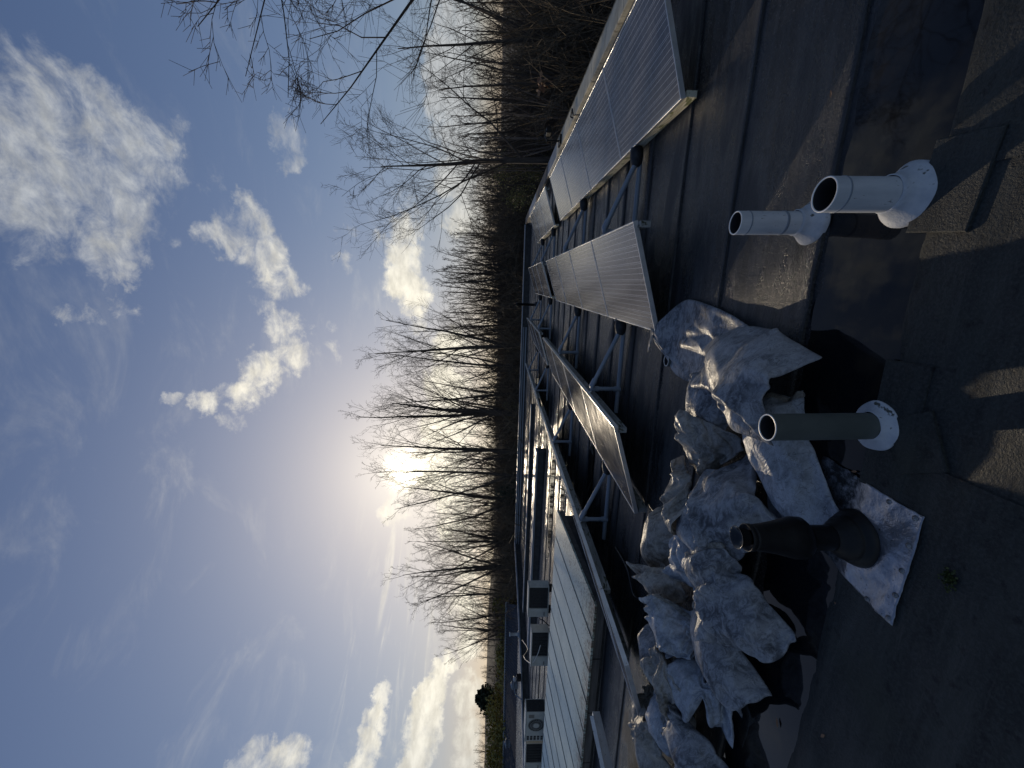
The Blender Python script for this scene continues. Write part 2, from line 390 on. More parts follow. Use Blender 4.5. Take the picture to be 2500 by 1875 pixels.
M = {
 'felt': mat_felt('bitumen_felt'), 'felt_near': mat_felt('mineral_felt', near=True),
 'glass': mat_glass_panel(),
 'alu': mat_plain('frame_aluminium', (0.50, 0.51, 0.52), (0.62, 0.63, 0.64), 5, (0.32, 0.5), 0.75, 0.0, speck=((0.10, 0.10, 0.08), 40, 0.64)),
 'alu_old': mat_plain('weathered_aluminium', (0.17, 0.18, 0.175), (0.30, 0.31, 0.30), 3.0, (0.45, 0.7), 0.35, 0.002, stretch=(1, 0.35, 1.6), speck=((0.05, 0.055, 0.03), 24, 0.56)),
 'alu_sun': mat_plain('sunlit_algae_aluminium', (0.44, 0.41, 0.29), (0.58, 0.55, 0.43), 4.0, (0.45, 0.7), 0.15, 0.002, stretch=(1, 0.4, 1.4), speck=((0.14, 0.15, 0.06), 14, 0.54)),  # sunlit cream painted into the base colour; the green specks are algae
 'pvc_grey': mat_plain('grey_pvc', (0.20, 0.235, 0.28), (0.26, 0.295, 0.34), 4, (0.4, 0.6), 0, 0.001, speck=((0.08, 0.08, 0.08), 30, 0.66)),
 'pvc_pale': mat_plain('pale_pvc', (0.46, 0.49, 0.52), (0.62, 0.64, 0.66), 5, (0.35, 0.6), 0, 0.0, stretch=(2.2, 2.2, 0.5), speck=((0.08, 0.08, 0.075), 40, 0.655)),
 'pvc_olive': mat_plain('olive_grey_pvc', (0.085, 0.098, 0.088), (0.11, 0.122, 0.11), 7, (0.4, 0.55), 0, 0.0, speck=((0.03, 0.03, 0.03), 60, 0.7)),
 'flash': mat_plain('flashing_collar', (0.40, 0.43, 0.47), (0.56, 0.58, 0.60), 9, (0.45, 0.7), 0, 0.003, speck=((0.07, 0.075, 0.06), 18, 0.63)),
 'rim': mat_plain('cut_pipe_rim', (0.75, 0.73, 0.68), (0.85, 0.83, 0.8), 9, (0.4, 0.5)),
 'black': mat_plain('black_plastic', (0.007, 0.0072, 0.008), (0.011, 0.011, 0.012), 12, (0.34, 0.48), 0, 0.0, spec=0.25),
 'boot': mat_plain('bituminous_boot', (0.012, 0.013, 0.014), (0.03, 0.032, 0.034), 12, (0.55, 0.8), 0, 0.004),
 'dark_in': mat_plain('pipe_inside', (0.012, 0.012, 0.014), (0.03, 0.032, 0.036), 5, (0.6, 0.8)),
 'steel': mat_plain('zinc_screw', (0.16, 0.16, 0.16), (0.30, 0.30, 0.30), 60, (0.35, 0.5), 0.8),
 'coping': mat_parapet(), 'lead': mat_lead(), 'water': mat_water(), 'sheet': mat_sheet_roof(),
 'cap': mat_plain('zinc_capping', (0.17, 0.20, 0.24), (0.24, 0.275, 0.32), 2.0, (0.4, 0.6), 0.35, 0.001, stretch=(0.4, 1, 3)),
 'dark_wall': mat_plain('dark_felt_upstand', (0.02, 0.022, 0.025), (0.05, 0.052, 0.055), 5, (0.6, 0.8), 0, 0.004),
 'timber': mat_plain('weathered_timber', (0.07, 0.062, 0.055), (0.14, 0.125, 0.11), 5, (0.7, 0.9), 0, 0.004, stretch=(0.3, 3, 3)),
 'ac': mat_plain('ac_casing', (0.42, 0.42, 0.38), (0.52, 0.52, 0.47), 5, (0.4, 0.55), 0, 0.0, speck=((0.25, 0.24, 0.2), 22, 0.68)),
 'coil': mat_plain('condenser_fins', (0.02, 0.022, 0.024), (0.04, 0.042, 0.044), 30, (0.5, 0.7), 0.3, 0.002),
 'corr': mat_plain('dark_metal_roofing', (0.060, 0.066, 0.078), (0.09, 0.095, 0.105), 1.2, (0.9, 0.98), 0.0, spec=0.0),
 'brick': mat_plain('building_wall', (0.12, 0.10, 0.085), (0.2, 0.17, 0.14), 3, (0.8, 0.9)),
 'soil': mat_plain('leaf_litter', (0.05, 0.038, 0.025), (0.12, 0.092, 0.055), 0.8, (0.85, 0.95), 0, 0.03, speck=((0.12, 0.10, 0.03), 5, 0.6), obj=False),
 'bark': mat_bark('bark_dark', (0.05, 0.041, 0.035), (0.10, 0.083, 0.07)),
 'twig': mat_bark('twig_brown', (0.06, 0.046, 0.038), (0.115, 0.09, 0.07)),
 'twig2': mat_bark('thicket_brown', (0.075, 0.058, 0.042), (0.165, 0.13, 0.088)),
 'birch': mat_bark('pale_bark', (0.16, 0.13, 0.11), (0.26, 0.22, 0.19)),
 'leaf': mat_leaf('yellow_green_leaf', (0.09, 0.09, 0.018), (0.27, 0.22, 0.045)),
 'conifer': mat_leaf('conifer_needles', (0.012, 0.022, 0.012), (0.03, 0.045, 0.02)),
 'deadleaf': mat_leaf('dead_leaf_brown', (0.16, 0.07, 0.03), (0.30, 0.16, 0.07)),
 'moss': mat_leaf('moss_green', (0.03, 0.045, 0.010), (0.07, 0.085, 0.02)),
 'cable': mat_plain('white_cable', (0.55, 0.53, 0.48), (0.65, 0.62, 0.58), 9, (0.5, 0.6)),
 'hose': mat_plain('black_hose', (0.012, 0.012, 0.013), (0.02, 0.02, 0.021), 9, (0.25, 0.4)),
 'sack_grey': mat_sack('woven_sack_grey', (0.32, 0.335, 0.365), (0.48, 0.49, 0.51), (0.075, 0.08, 0.092), 0.24, 1.0),
 'sack_white': mat_sack('woven_sack_pale', (0.50, 0.54, 0.60), (0.66, 0.69, 0.73), (0.16, 0.175, 0.20), 0.34, 0.65),
 'sack_tan': mat_sack('woven_sack_tan', (0.46, 0.44, 0.40), (0.62, 0.59, 0.54), (0.11, 0.10, 0.085), 0.38, 0.75),
}

# ------------------------------------------------------------------ the flat roof
roof = thing('flat_roof', (0, 0, 0), None, None); tag(roof, kind='structure')
rng = random.Random(3)
# building body under the roof
MB().box(-30, 3.22, -6, 22.3, -5.2, -0.06).build('building_wall', M['brick'], roof)
# near mineral-surfaced sheets (stand a little proud of the ponding channel)
def grid_sheet(x0, x1, y0, y1, nx, ny, zf):
    b = MB(); vs = []
    for j in range(ny+1):
        for i in range(nx+1):
            x = x0+(x1-x0)*i/nx; y = y0+(y1-y0)*j/ny; vs.append((x, y, zf(x, y)))
    fs = [(j*(nx+1)+i, j*(nx+1)+i+1, (j+1)*(nx+1)+i+1, (j+1)*(nx+1)+i) for j in range(ny) for i in range(nx)]
    return b.add(vs, fs, True)
from mathutils import noise as mn
def fbm(x, y, s, o=4, seed=0.0): return mn.fractal(Vector((x*s+seed, y*s-seed, seed*0.7)), 0.9, 2.0, o)
def near_z(x, y):
    e = 1.545 + 0.02*fbm(x, 0, 3, 3, 2.0)
    return 0.004*fbm(x, y, 2.2, 3) - 0.030*min(1.0, max(0.0, (y-e)/0.03))
for k, (a, c) in enumerate(((-6.0, -2.62), (-2.62, -0.62), (-0.62, 0.42), (0.42, 3.0))):
    grid_sheet(a+0.002, c+0.006 if k < 3 else c, -1.0, 1.60, max(8, int((c-a)/0.045)), 58, lambda x, y, k=k: near_z(x, y)+(0.004 if k % 2 else 0.0)).build('felt_sheet', M['felt_near'], roof)
MB().box(-30, 3.0, -6, -1.0, -0.05, 0.0).build('felt_sheet', M['felt_near'], roof)
MB().box(-30, -6.0, -1.0, 1.6, -0.05, 0.0).build('felt_sheet', M['felt_near'], roof)
# felt strips running across the roof, each lapped 4 mm over the next
def strip_z(x, y, k, y0, w):
    z = -0.010 + 0.006*fbm(x, y, 0.8, 3, 5.0) + 0.0015*fbm(x, y, 6.0, 3)
    z -= 0.006*(y-y0)/w                                        # laps step down away from the viewer
    if k > 0: z += 0.008*max(0.0, 1-(y-y0)/0.12)
    if y < 2.5:
        ed = 1.95 + 0.10*fbm(x, 1.3, 1.3, 4, 8.0)
        z -= 0.026*(1-min(1, max(0, (y-ed)/0.16)))
        z += 0.010*max(0.0, fbm(x, y, 2.4, 4, 3.0))*(1 if x < -0.55 else 0.2)
    return z
ys = [1.56, 2.08]; w = 0.87
while ys[-1] < 21.6: ys.append(ys[-1]+w)
ys[-1] = 22.0
for k in range(len(ys)-1):
    y0, y1 = ys[k], ys[k+1]; near = y0 < 4.5
    nx = 260 if near else 90; ny = 24 if near else 5
    sk = 0.012*rng.uniform(-1, 1)
    bm_ = MB(); o = grid_sheet(-17.5 if k > 1 else -8.0, 2.93, y0, y1+0.03, nx, ny, lambda x, y, k=k, y0=y0, y1=y1: strip_z(x, y, k, y0, y1-y0)+0.004)
    for i, v in enumerate(o.v): o.v[i] = (v[0], v[1]+sk*v[0], v[2])
    # turned-down near lip so that the seam reads as an edge
    n = nx+1; base = len(o.v)
    o.v += [(v[0], v[1]-0.002, v[2]-0.020) for v in o.v[:n]]
    for i in range(nx): o.f.append((base+i, base+i+1, i+1, i)); o.sm.append(False)
    o.build('felt_strip', M['felt'], roof)
MB().box(-30, -17.5, 1.6, 22, -0.05, -0.012).build('felt_strip', M['felt'], roof)
# square patches of felt dressed round the vent pipes
for kp, (x0, x1, y0, y1, a) in enumerate(((-0.80, -0.26, 1.395, 1.58, 0.03), (0.22, 0.54, 1.40, 1.62, -0.10), (-0.66, -0.44, 1.30, 1.47, 0.5))):
    cx, cy = (x0+x1)/2, (y0+y1)/2; Mx = Matrix.Translation((cx, cy, 0)) @ Matrix.Rotation(a, 4, 'Z') @ Matrix.Translation((-cx, -cy, 0))
    MB().bev(x0, x1, y0, y1, -0.008+0.001*kp, 0.009+0.003*kp, 0.004, Mx).build('felt_patch', M['felt_near'], roof)
# standing water in the channel and thin films further out
wv = MB()
wv.add([(-7.5, 1.50, -0.019), (2.9, 1.50, -0.019), (2.9, 2.20, -0.019), (-7.5, 2.20, -0.019)], [(0, 1, 2, 3)])
tag(wv.build('puddle_water', M['water']), kind='structure')
def blob(cx, cy, rx, ry, z, seed, n=40):
    pts = []
    for k in range(n):
        q = 2*math.pi*k/n; rr = 1+0.38*fbm(math.cos(q), math.sin(q), 1.4, 4, seed)
        pts.append((cx+rx*rr*math.cos(q), cy+ry*rr*math.sin(q), z))
    return pts
pw = MB()
for (cx, cy, rx, ry, sd) in ((-9.5, 18.6, 5.5, 0.5, 3.), (-8.5, 13.9, 4.0, 0.35, 4.),
                             (-6.0, 10.2, 1.6, 0.35, 5.), (-4.6, 8.6, 0.9, 0.2, 6.), (-12.0, 16.2, 3.0, 0.2, 7.), (-3.1, 6.2, 0.5, 0.16, 8.), (-5.2, 12.2, 1.5, 0.25, 9.), (-3.2, 15.2, 1.2, 0.2, 10.)):
    pts = blob(cx, cy, rx, ry, 0.0085 if cy > 3 else 0.004, sd); pw.add(pts, [tuple(range(len(pts)))])
tag(pw.build('rain_film', M['water']), kind='structure')

# ------------------------------------------------------------------ parapets and roof edges
pr = thing('parapet_wall', (3.05, 8, 0), 'long low right-hand parapet wall with stained cream concrete coping behind the panels', 'wall')
MB().box(2.95, 3.19, -6, 22.3, -0.05, 0.235).build('upstand', M['dark_wall'], pr)
y = -6.0
while y < 22.0:
    L = 1.83
    if y < 9.3: m_, z1 = M['coping'], 0.30
    else: m_, z1 = M['cap'] if int(y*3) % 2 else M['timber'], 0.285
    MB().bev(2.90+rng.uniform(-.004, .004), 3.235+rng.uniform(-.006, .006), y, min(y+L-0.008, 22.05), 0.236, z1+rng.uniform(-.004, .004), 0.008).build('coping_slab', m_, pr)
    y += L
# crust of felt dressed up the inner face
MB().prism([(2.80, -0.02), (2.952, -0.02), (2.952, 0.20), (2.93, 0.225), (2.915, 0.12)], 'y', -6, 22).build('felt_fillet', M['dark_wall'], pr)

pf = thing('parapet_wall', (-6, 22.2, 0), 'far parapet along the end of the flat roof with blue-grey metal capping', 'wall')
MB().box(-15.7, 2.94, 22.02, 22.28, -0.05, 0.255).build('upstand', M['dark_wall'], pf)
x = -15.7
while x < 2.9:
    x1 = min(x+2.4, 2.94)
    MB().bev(x, x1-0.006, 21.98, 22.33, 0.256, 0.30, 0.010).build('capping', M['cap'], pf); x = x1
MB().box(-15.7, -2.3, 21.93, 21.975, 0.16, 0.225).build('fascia_rail', M['cap'], pf)
MB().box(-15.7, -2.3, 21.90, 21.975, 0.03, 0.10).build('fascia_rail', M['cap'], pf)

pl = thing('parapet_wall', (-17, 16, 0), 'left-hand roof edge with pale metal gutter capping bending towards the low metal roof', 'wall')
path = [(-15.75, 22.3), (-16.0, 18.7), (-16.6, 15.0), (-18.2, 11.5), (-20.6, 8.5), (-24.0, 6.0)]
for (xa, ya), (xb, yb) in zip(path[:-1], path[1:]):
    d = Vector((xb-xa, yb-ya, 0)); L = d.length; Mx = Matrix.Translation((xa, ya, 0)) @ Matrix.Rotation(math.atan2(d.y, d.x), 4, 'Z')
    MB().box(0, L, -0.16, 0.10, -0.4, 0.24, Mx).build('upstand', M['dark_wall'], pl)
    MB().bev(-0.02, L-0.01, -0.22, 0.16, 0.241, 0.31, 0.012, Mx).build('capping', M['cap'], pl)

k = thing('roof_kerb', (-9.4, 12.6, 0), 'long low blue-grey kerb standing across the wet roof before the far parapet', 'kerb')
MB().box(-13.4, -5.4, 12.45, 12.75, -0.03, 0.185).build('upstand', M['dark_wall'], k)
for i in range(4): MB().bev(-13.4+2.0*i, -11.405+2.0*i, 12.40, 12.80, 0.186, 0.25, 0.01).build('capping', M['cap'], k)
k2 = thing('roof_kerb', (-10, 16.5, 0), 'low dark kerb between the two bright strips of rainwater', 'kerb')
MB().box(-15.5, -5.0, 16.4, 16.62, -0.03, 0.10).build('upstand', M['dark_wall'], k2)
MB().bev(-15.5, -5.0, 16.36, 16.66, 0.101, 0.14, 0.01).build('capping', M['cap'], k2)

# ------------------------------------------------------------------ pale sheet-roofed box
bx = thing('rooflight_box', (-8, 5.8, 0), 'low box with pale blue-green sloping sheet roof speckled with lichen', 'roof box')
Y0, Y1, Z0, Z1 = 4.62, 7.02, 0.196, 0.388
MB().prism([(Y0+0.10, -0.03), (Y1-0.08, -0.03), (Y1-0.08, Z1-0.05), (Y0+0.10, Z0-0.05)], 'x', -14.2, -4.33).build('upstand', M['dark_wall'], bx)
sl_ = (Z1-Z0)/(Y1-Y0)
x = -4.25; i = 0
while x > -14.2:
    x1 = x-0.57; dz = 0.003*(i % 2)
    MB().add([(x1+.004, Y0, Z0+dz), (x-.004, Y0, Z0+dz), (x-.004, Y1, Z1+dz), (x1+.004, Y1, Z1+dz), (x1+.004, Y0, Z0-.03), (x-.004, Y0, Z0-.03), (x-.004, Y1, Z1-.03), (x1+.004, Y1, Z1-.03)],
             [(0, 1, 2, 3), (7, 6, 5, 4), (0, 4, 5, 1), (1, 5, 6, 2), (2, 6, 7, 3), (3, 7, 4, 0)]).build('roof_sheet', M['sheet'], bx)
    MB().add([(x1-.006, Y0-.002, Z0+.004), (x1+.006, Y0-.002, Z0+.004), (x1+.006, Y1, Z1+.004), (x1-.006, Y1, Z1+.004), (x1-.004, Y0-.002, Z0+.009), (x1+.004, Y0-.002, Z0+.009), (x1+.004, Y1, Z1+.009), (x1-.004, Y1, Z1+.009)],
             [(4, 5, 6, 7), (0, 4, 7, 3), (1, 2, 6, 5), (0, 1, 5, 4), (2, 3, 7, 6)]).build('standing_seam', M['coil'], bx)
    x = x1; i += 1
xk = -14.2
while xk < -4.4:
    MB().box(xk, xk+0.98, Y0+0.03, Y0+0.085, Z0-0.15, Z0-0.036+0.006*math.sin(xk*7)).build('fascia_board', M['timber'], bx); xk += 1.0
MB().prism([(Y0+0.05, Z0-.13), (Y1, Z1-.13), (Y1, Z1-.033), (Y0+0.05, Z0-.033)], 'x', -4.325, -4.285).build('verge_board', M['timber'], bx)

# ------------------------------------------------------------------ solar panels
TILT = math.atan2(0.30, 0.945)
PL, PW, PT = 1.65, 0.99, 0.042
def make_panel(L=PL, W=PW):
    root = bpy.data.objects.new('solar_panel', None); COL.objects.link(root); root['org'] = [0, 0, 0]
    f = MB(); b_ = 0.011
    f.bev(0, W, 0, b_, -PT, 0, 0.0015); f.bev(0, W, L-b_, L, -PT, 0, 0.0015)
    f.bev(0, b_, b_, L-b_, -PT, 0, 0.0015); f.bev(W-b_, W, b_, L-b_, -PT, 0, 0.0015)
    f.build('frame', M['alu'], root)
    MB().box(b_, W-b_, b_, L-b_, -0.012, -0.004).build('glass_sheet', M['glass'], root)
    MB().box(b_, W-b_, b_, L-b_, -0.018, -0.0125).build('back_sheet', M['dark_in'], root)
    MB().box(W*0.75, W*0.87, L*0.45, L*0.55, -0.045, -0.019).build('junction_box', M['black'], root)
    return root
P0 = make_panel(); PS = make_panel(0.90)
used = {0: False, 1: False}
def place_panel(xl, y, label, short=False, zl=0.15, group='solar panels in tilted rows on the roof'):
    k = 1 if short else 0; src = PS if short else P0
    o = src if not used[k] else copy_tree(src); used[k] = True
    o.location = (xl, y, zl); o.rotation_euler = (0, -TILT, 0)
    tag(o, label, 'solar panel', group); return o
CT, ST = math.cos(TILT), math.sin(TILT)
rows = {1: 1.48, 2: -0.40, 3: -2.285, 4: -4.15, 5: -5.80}
rown = {1: 'right-hand row', 2: 'middle row', 3: 'row left of the middle', 4: 'edge-on row beside the pale box'}
ordn = ['nearest', 'second', 'third', 'fourth']
ord2 = ['nearest', 'middle', 'last']
def rail(name_lbl, x, z, y0, y1, mat, side):
    """extruded rail under a panel edge: grooved outer face"""
    t = thing('mounting_rail', (x, y0, z), name_lbl, 'rail')
    s = side; h = 0.085
    prof = [(0, 0), (0, -0.026), (-0.006*s, -0.026), (-0.006*s, -0.032), (0, -0.032), (0, -0.056), (-0.006*s, -0.056), (-0.006*s, -0.062), (0, -0.062), (0, -h), (-0.05*s, -h), (-0.05*s, 0)]
    prof = [(x+a, z+c) for a, c in prof]
    if s > 0: prof = prof[::-1]
    y = y0; n = 0
    while y < y1-0.05:
        ye = min(y+3.33, y1)
        MB().prism(prof, 'y', y, ye-0.004).build('rail_length', mat, t); y = ye
    return t
for r in (1, 2, 3, 4):
    xl = rows[r]; y = 3.70 if r != 4 else 3.71
    for i in range(4):
        place_panel(xl, y+i*(PL+0.018), f'{ordn[i]} solar panel of the front group in the {rown[r]}')
    yb = 11.45
    for i in range(3):
        place_panel(xl+(0.03 if r < 3 else 0), yb+i*(PL+0.018), f'{ord2[i]} solar panel of the far group in the {rown[r]}')
    xh = xl+PW*CT; zh = 0.15+PW*ST-PT*CT
    e = 3.62 if r == 2 else 3.70
    for (a, c, g) in ((e, 10.42, 'front'), (11.40, 16.46, 'far')):
        rail(f'rail under the high edge of the {g} group, {rown[r]}', xh-0.002, zh-0.004, a, c, M['alu_old'], 1)
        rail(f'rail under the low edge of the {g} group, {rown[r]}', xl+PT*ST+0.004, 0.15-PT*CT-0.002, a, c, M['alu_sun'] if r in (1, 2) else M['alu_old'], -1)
place_panel(rows[4]+0.01, 2.785, 'short solar panel jutting towards the viewer past the end of the rail beside the sacks', short=True)
place_panel(rows[5], 1.95, 'solar panel seen from behind at the photo edge, before the pale box')
rail('short bright-ended rail under the panel at the left photo edge', rows[5]+PW*CT-0.002, 0.15+PW*ST-PT*CT-0.004, 1.9, 3.66, M['alu'], 1)

# ------------------------------------------------------------------ pipe frames that brace the rows
def frame(xl, y, label):
    xh = xl-1.885+PW*CT; r = 0.028
    t = thing('pipe_brace', ((xl+xh)/2, y, 0), label, 'support frame', 'grey pipe braces between the panel rows')
    MB().tube([(xl-0.10, y, 0.045), (xh-0.25, y, 0.045)], r, 10).build('floor_pipe', M['pvc_grey'], t)
    MB().tube([(xh+0.06, y, 0.03), (xh+0.06, y, 0.36)], r, 10).build('post', M['pvc_grey'], t)
    MB().tube([(xl-0.16, y-0.01, 0.10), (xh+0.11, y-0.01, 0.385)], r*0.95, 10).build('diagonal_pipe', M['pvc_grey'], t)
    MB().tube([(xh+0.19, y-0.01, 0.352), (xh+0.10, y-0.01, 0.392), (xh+0.065, y, 0.385), (xh+0.06, y, 0.30)], r*1.28, 10).build('elbow', M['pvc_grey'], t)
    MB().tube([(xh+0.06, y, 0.02), (xh+0.06, y, 0.10)], r*1.28, 10).build('socket', M['pvc_grey'], t)
    b = MB(); bo = [(xl+0.05, y, 0.085), (xl-0.0, y, 0.095), (xl-0.08, y, 0.088), (xl-0.15, y, 0.085), (xl-0.185, y, 0.09)]
    b.tube(bo, [0.04, 0.066, 0.074, 0.062, 0.042], 12).build('boot', M['boot'], t)
    s = MB(); x0, z0 = xh+0.005, 0.33
    if y < 10: s.tube([(x0-0.03, y-0.03, z0+0.085), (x0+0.012, y-0.03, z0+0.09), (x0+0.03, y-0.015, z0+0.06), (x0+0.04, y, z0+0.03)], 0.009, 6).build('pipe_clip', M['alu'], t)
    s = MB(); s.tube([(xl-0.012, y+0.05, 0.155), (xl-0.025, y+0.05, 0.12), (xl-0.012, y+0.04, 0.09), (xl-0.02, y, 0.075)], 0.008, 6).build('pipe_clip', M['alu'], t)
gapn = {1: 'between the right-hand and middle rows', 2: 'just left of the middle row', 3: 'just right of the edge-on row'}
dist = ['nearest', 'second', 'third', 'farthest']
for r in (1, 2, 3):
    for i, y in enumerate((4.96, 7.80, 11.95, 14.9)):
        frame(rows[r], y+0.04*rng.uniform(-1, 1), f'{dist[i]} grey pipe brace {gapn[r]}')

# ------------------------------------------------------------------ condensers behind the pale box
def ac_back(x, y, rz, W, H, zb, label):
    """outdoor unit seen from its coil side"""
    t = thing('air_conditioner', (0, 0, 0), label, 'air conditioner', 'outdoor condensers behind the pale box')
    Mx = Matrix.Translation((x, y, zb)) @ Matrix.Rotation(rz, 4, 'Z'); D = 0.30; cw = W*0.68
    MB().bev(-W/2, W/2, 0.012, D, 0, H-0.022, 0.006, Mx).build('casing', M['ac'], t)
    MB().bev(-W/2-.008, W/2+.008, -.006, D+.006, H-0.0215, H, 0.006, Mx).build('lid', M['ac'], t)
    MB().box(W/2-cw-0.01, W/2-0.012, 0.004, 0.0115, 0.03, H-0.03, Mx).build('coil', M['coil'], t)
    g = MB()
    for i in range(7): xx = W/2-cw+0.02+i*(cw-0.06)/6; g.box(xx-.002, xx+.002, -0.004, 0.003, 0.03, H-0.03, Mx)
    for i in range(6): zz = 0.05+i*(H-0.10)/5; g.box(W/2-cw, W/2-0.012, -0.007, -0.0045, zz-.002, zz+.002, Mx)
    tag(g.build('guard_wires', M['coil'], t), kind='stuff')
    MB().bev(-W/2+0.015, W/2-cw-0.025, -0.006, 0.0115, 0.03, H-0.04, 0.004, Mx).build('service_panel', M['ac'], t)
    MB().box(-W/2+0.05, -W/2+0.15, -0.0095, -0.0065, 0.10, 0.13, Mx).build('type_plate', M['steel'], t)
    for s in (-1, 1): MB().box(s*W*0.36-.03, s*W*0.36+.03, 0.03, D-.02, -0.12, -0.001, Mx).build('foot', M['black'], t)
    return t, Mx
ac_back(-8.02, 8.80, 0.10, 0.84, 0.54, 0.145, 'right-hand condenser unit with dark coil grille, closest to the panels')
ac_back(-9.22, 8.52, 0.10, 0.98, 0.46, 0.125, 'lower condenser unit with a pale cable looped over its grille')
ac_back(-12.05, 7.92, 0.10, 0.80, 0.46, 0.22, 'condenser unit at the left edge of the photo, only its dark coil showing')
def ac_front(x, y, rz, W, H, zb, label):
    t = thing('air_conditioner', (0, 0, 0), label, 'air conditioner', 'outdoor condensers behind the pale box')
    Mx = Matrix.Translation((x, y, zb)) @ Matrix.Rotation(rz, 4, 'Z'); D = 0.34
    MB().bev(-W/2, W/2, 0, D, 0, H-0.022, 0.012, Mx).build('casing', M['ac'], t)
    MB().bev(-W/2-.006, W/2+.006, -.006, D+.006, H-0.0215, H, 0.006, Mx).build('lid', M['ac'], t)
    MB().box(W/2+.0005, W/2+.006, 0.02, D-.02, 0.03, H-0.03, Mx).build('coil', M['coil'], t)
    g = MB()
    for i in range(5): yy = 0.04+i*0.062; g.box(W/2+.007, W/2+.010, yy-.002, yy+.002, 0.03, H-0.03, Mx)
    for i in range(6): zz = 0.06+i*0.075; g.box(W/2+.0105, W/2+.013, 0.02, D-.02, zz-.002, zz+.002, Mx)
    tag(g.build('guard_wires', M['coil'], t), kind='stuff')
    cx, cz, r = 0.06, H*0.46, H*0.40
    n = 40; vs = [Mx @ Vector((cx+r*math.cos(2*math.pi*i/n), -0.003, cz+r*math.sin(2*math.pi*i/n))) for i in range(n)]
    MB().add(vs, [tuple(range(n))]).build('fan_opening', M['dark_in'], t)
    g = MB()
    for i in range(26):
        q = 2*math.pi*i/26
        g.tube([Mx @ Vector((cx+0.07*math.cos(q), -.012, cz+0.07*math.sin(q))), Mx @ Vector((cx+r*math.cos(q+.25), -.012, cz+r*math.sin(q+.25)))], 0.003, 4, caps=False)
    for rr in (0.4, 0.7, 1.0):
        g.tube([Mx @ Vector((cx+r*rr*math.cos(2*math.pi*i/30), -.014, cz+r*rr*math.sin(2*math.pi*i/30))) for i in range(31)], 0.003, 4, caps=False)
    tag(g.build('fan_guard', M['ac'], t), kind='stuff')
    vs = [Mx @ Vector((cx+0.075*math.cos(2*math.pi*i/20), -.018, cz+0.075*math.sin(2*math.pi*i/20))) for i in range(20)]
    MB().add(vs, [tuple(range(20))]).build('hub', M['ac'], t)
    for i in range(2):
        for j in range(5): MB().box(-W/2+0.04+i*0.075, -W/2+0.10+i*0.075, -.004, -.0005, 0.05+j*0.09, 0.11+j*0.09, Mx).build('louvre', M['dark_in'], t)
    MB().box(W/2-0.19, W/2-0.08, -.004, -.0005, H-0.22, H-0.08, Mx).build('type_plate', M['steel'], t)
    return t
ac_front(-11.05, 7.95, -0.02, 0.98, 0.52, 0.19, 'condenser unit with round fan grille facing the viewer')
def cable(name, pts, r, mat, label, cat):
    P = [Vector(p) for p in pts]; out = []
    for i in range(len(P)-1):
        p0, p1, p2, p3 = P[max(i-1, 0)], P[i], P[i+1], P[min(i+2, len(P)-1)]
        for k in range(8):
            u = k/8; out.append(0.5*((2*p1)+(p2-p0)*u+(2*p0-5*p1+4*p2-p3)*u*u+(3*p1-p0-3*p2+p3)*u**3))
    out.append(P[-1])
    return tag(MB().tube(out, r, 6).build(name, mat), label, cat)
cable('cable', [(-11.3, 10.8, 0.62), (-10.7, 9.9, 0.52), (-10.2, 9.2, 0.70), (-9.7, 8.55, 0.56), (-9.3, 8.40, 0.44), (-8.95, 8.40, 0.36)], 0.011, M['cable'], 'pale cable looping over the lower condenser towards the roof edge', 'cable')
cable('cable', [(-8.35, 8.62, 0.40), (-8.30, 8.50, 0.30), (-8.40, 8.45, 0.16), (-8.30, 8.38, 0.08), (-8.12, 8.5, 0.12)], 0.012, M['hose'], 'black cables hanging beside the right-hand condenser', 'cable')
cable('hose', [(-3.30, 4.55, 0.02), (-3.22, 4.05, 0.03), (-3.30, 3.72, 0.05), (-3.18, 3.45, 0.03), (-3.35, 3.05, 0.03), (-3.62, 2.8, 0.03)], 0.016, M['hose'], 'black hose lying on the wet felt beside the edge-on row', 'hose')

# small things on the roof edges
t = thing('vent_post', (0.45-1.2, 17.0, 0), 'short dark vent post standing before the far parapet behind the middle row', 'vent')
MB().lathe([(0.055, -0.02), (0.055, 0.76), (0.075, 0.77), (0.075, 0.86), (0.0, 0.87)], (-0.85, 17.0, 0), 14).build('pipe', M['black'], t)
MB().lathe([(0.14, -0.02), (0.13, 0.03), (0.06, 0.10)], (-0.85, 17.0, 0), 14).build('collar', M['boot'], t)
t = thing('vent_post', (-16.3, 15.9, 0.3), 'small pale vent stub on the left-hand roof edge near the condensers', 'vent')
MB().lathe([(0.07, 0), (0.07, 0.42), (0.09, 0.425), (0.09, 0.48), (0, 0.485)], (-16.3, 15.9, 0.3), 12).build('pipe', M['pvc_pale'], t)
MB().lathe([(0.16, 0), (0.15, 0.05), (0.08, 0.09)], (-16.3, 15.9, 0.3), 12).build('collar', M['cap'], t)
t = thing('floodlight', (-16.9, 13.9, 0.3), 'small floodlight on a bent bracket above the low metal roof', 'floodlight')
MB().tube([(-17.0, 13.3, 0.30), (-17.1, 13.6, 0.55), (-17.1, 14.0, 0.62), (-17.1, 14.25, 0.60)], 0.022, 8).build('bracket', M['cap'], t)
MB().lathe([(0.0, -0.05), (0.05, -0.05), (0.11, 0.02), (0.11, 0.06), (0.0, 0.08)], (-17.1, 14.3, 0.55), 14).build('lamp_head', M['pvc_pale'], t)
MB().bev(-16.75, -16.60, 13.9, 14.15, 0.31, 0.50, 0.01).build('control_box', M['black'], t)
t = thing('camera_bracket', (3.0, 9.75, 0.29), 'dark camera bracket clamped on the right-hand parapet coping', 'bracket')
MB().tube([(3.02, 9.8, 0.29), (3.02, 9.8, 0.62)], 0.02, 8).build('post', M['black'], t)
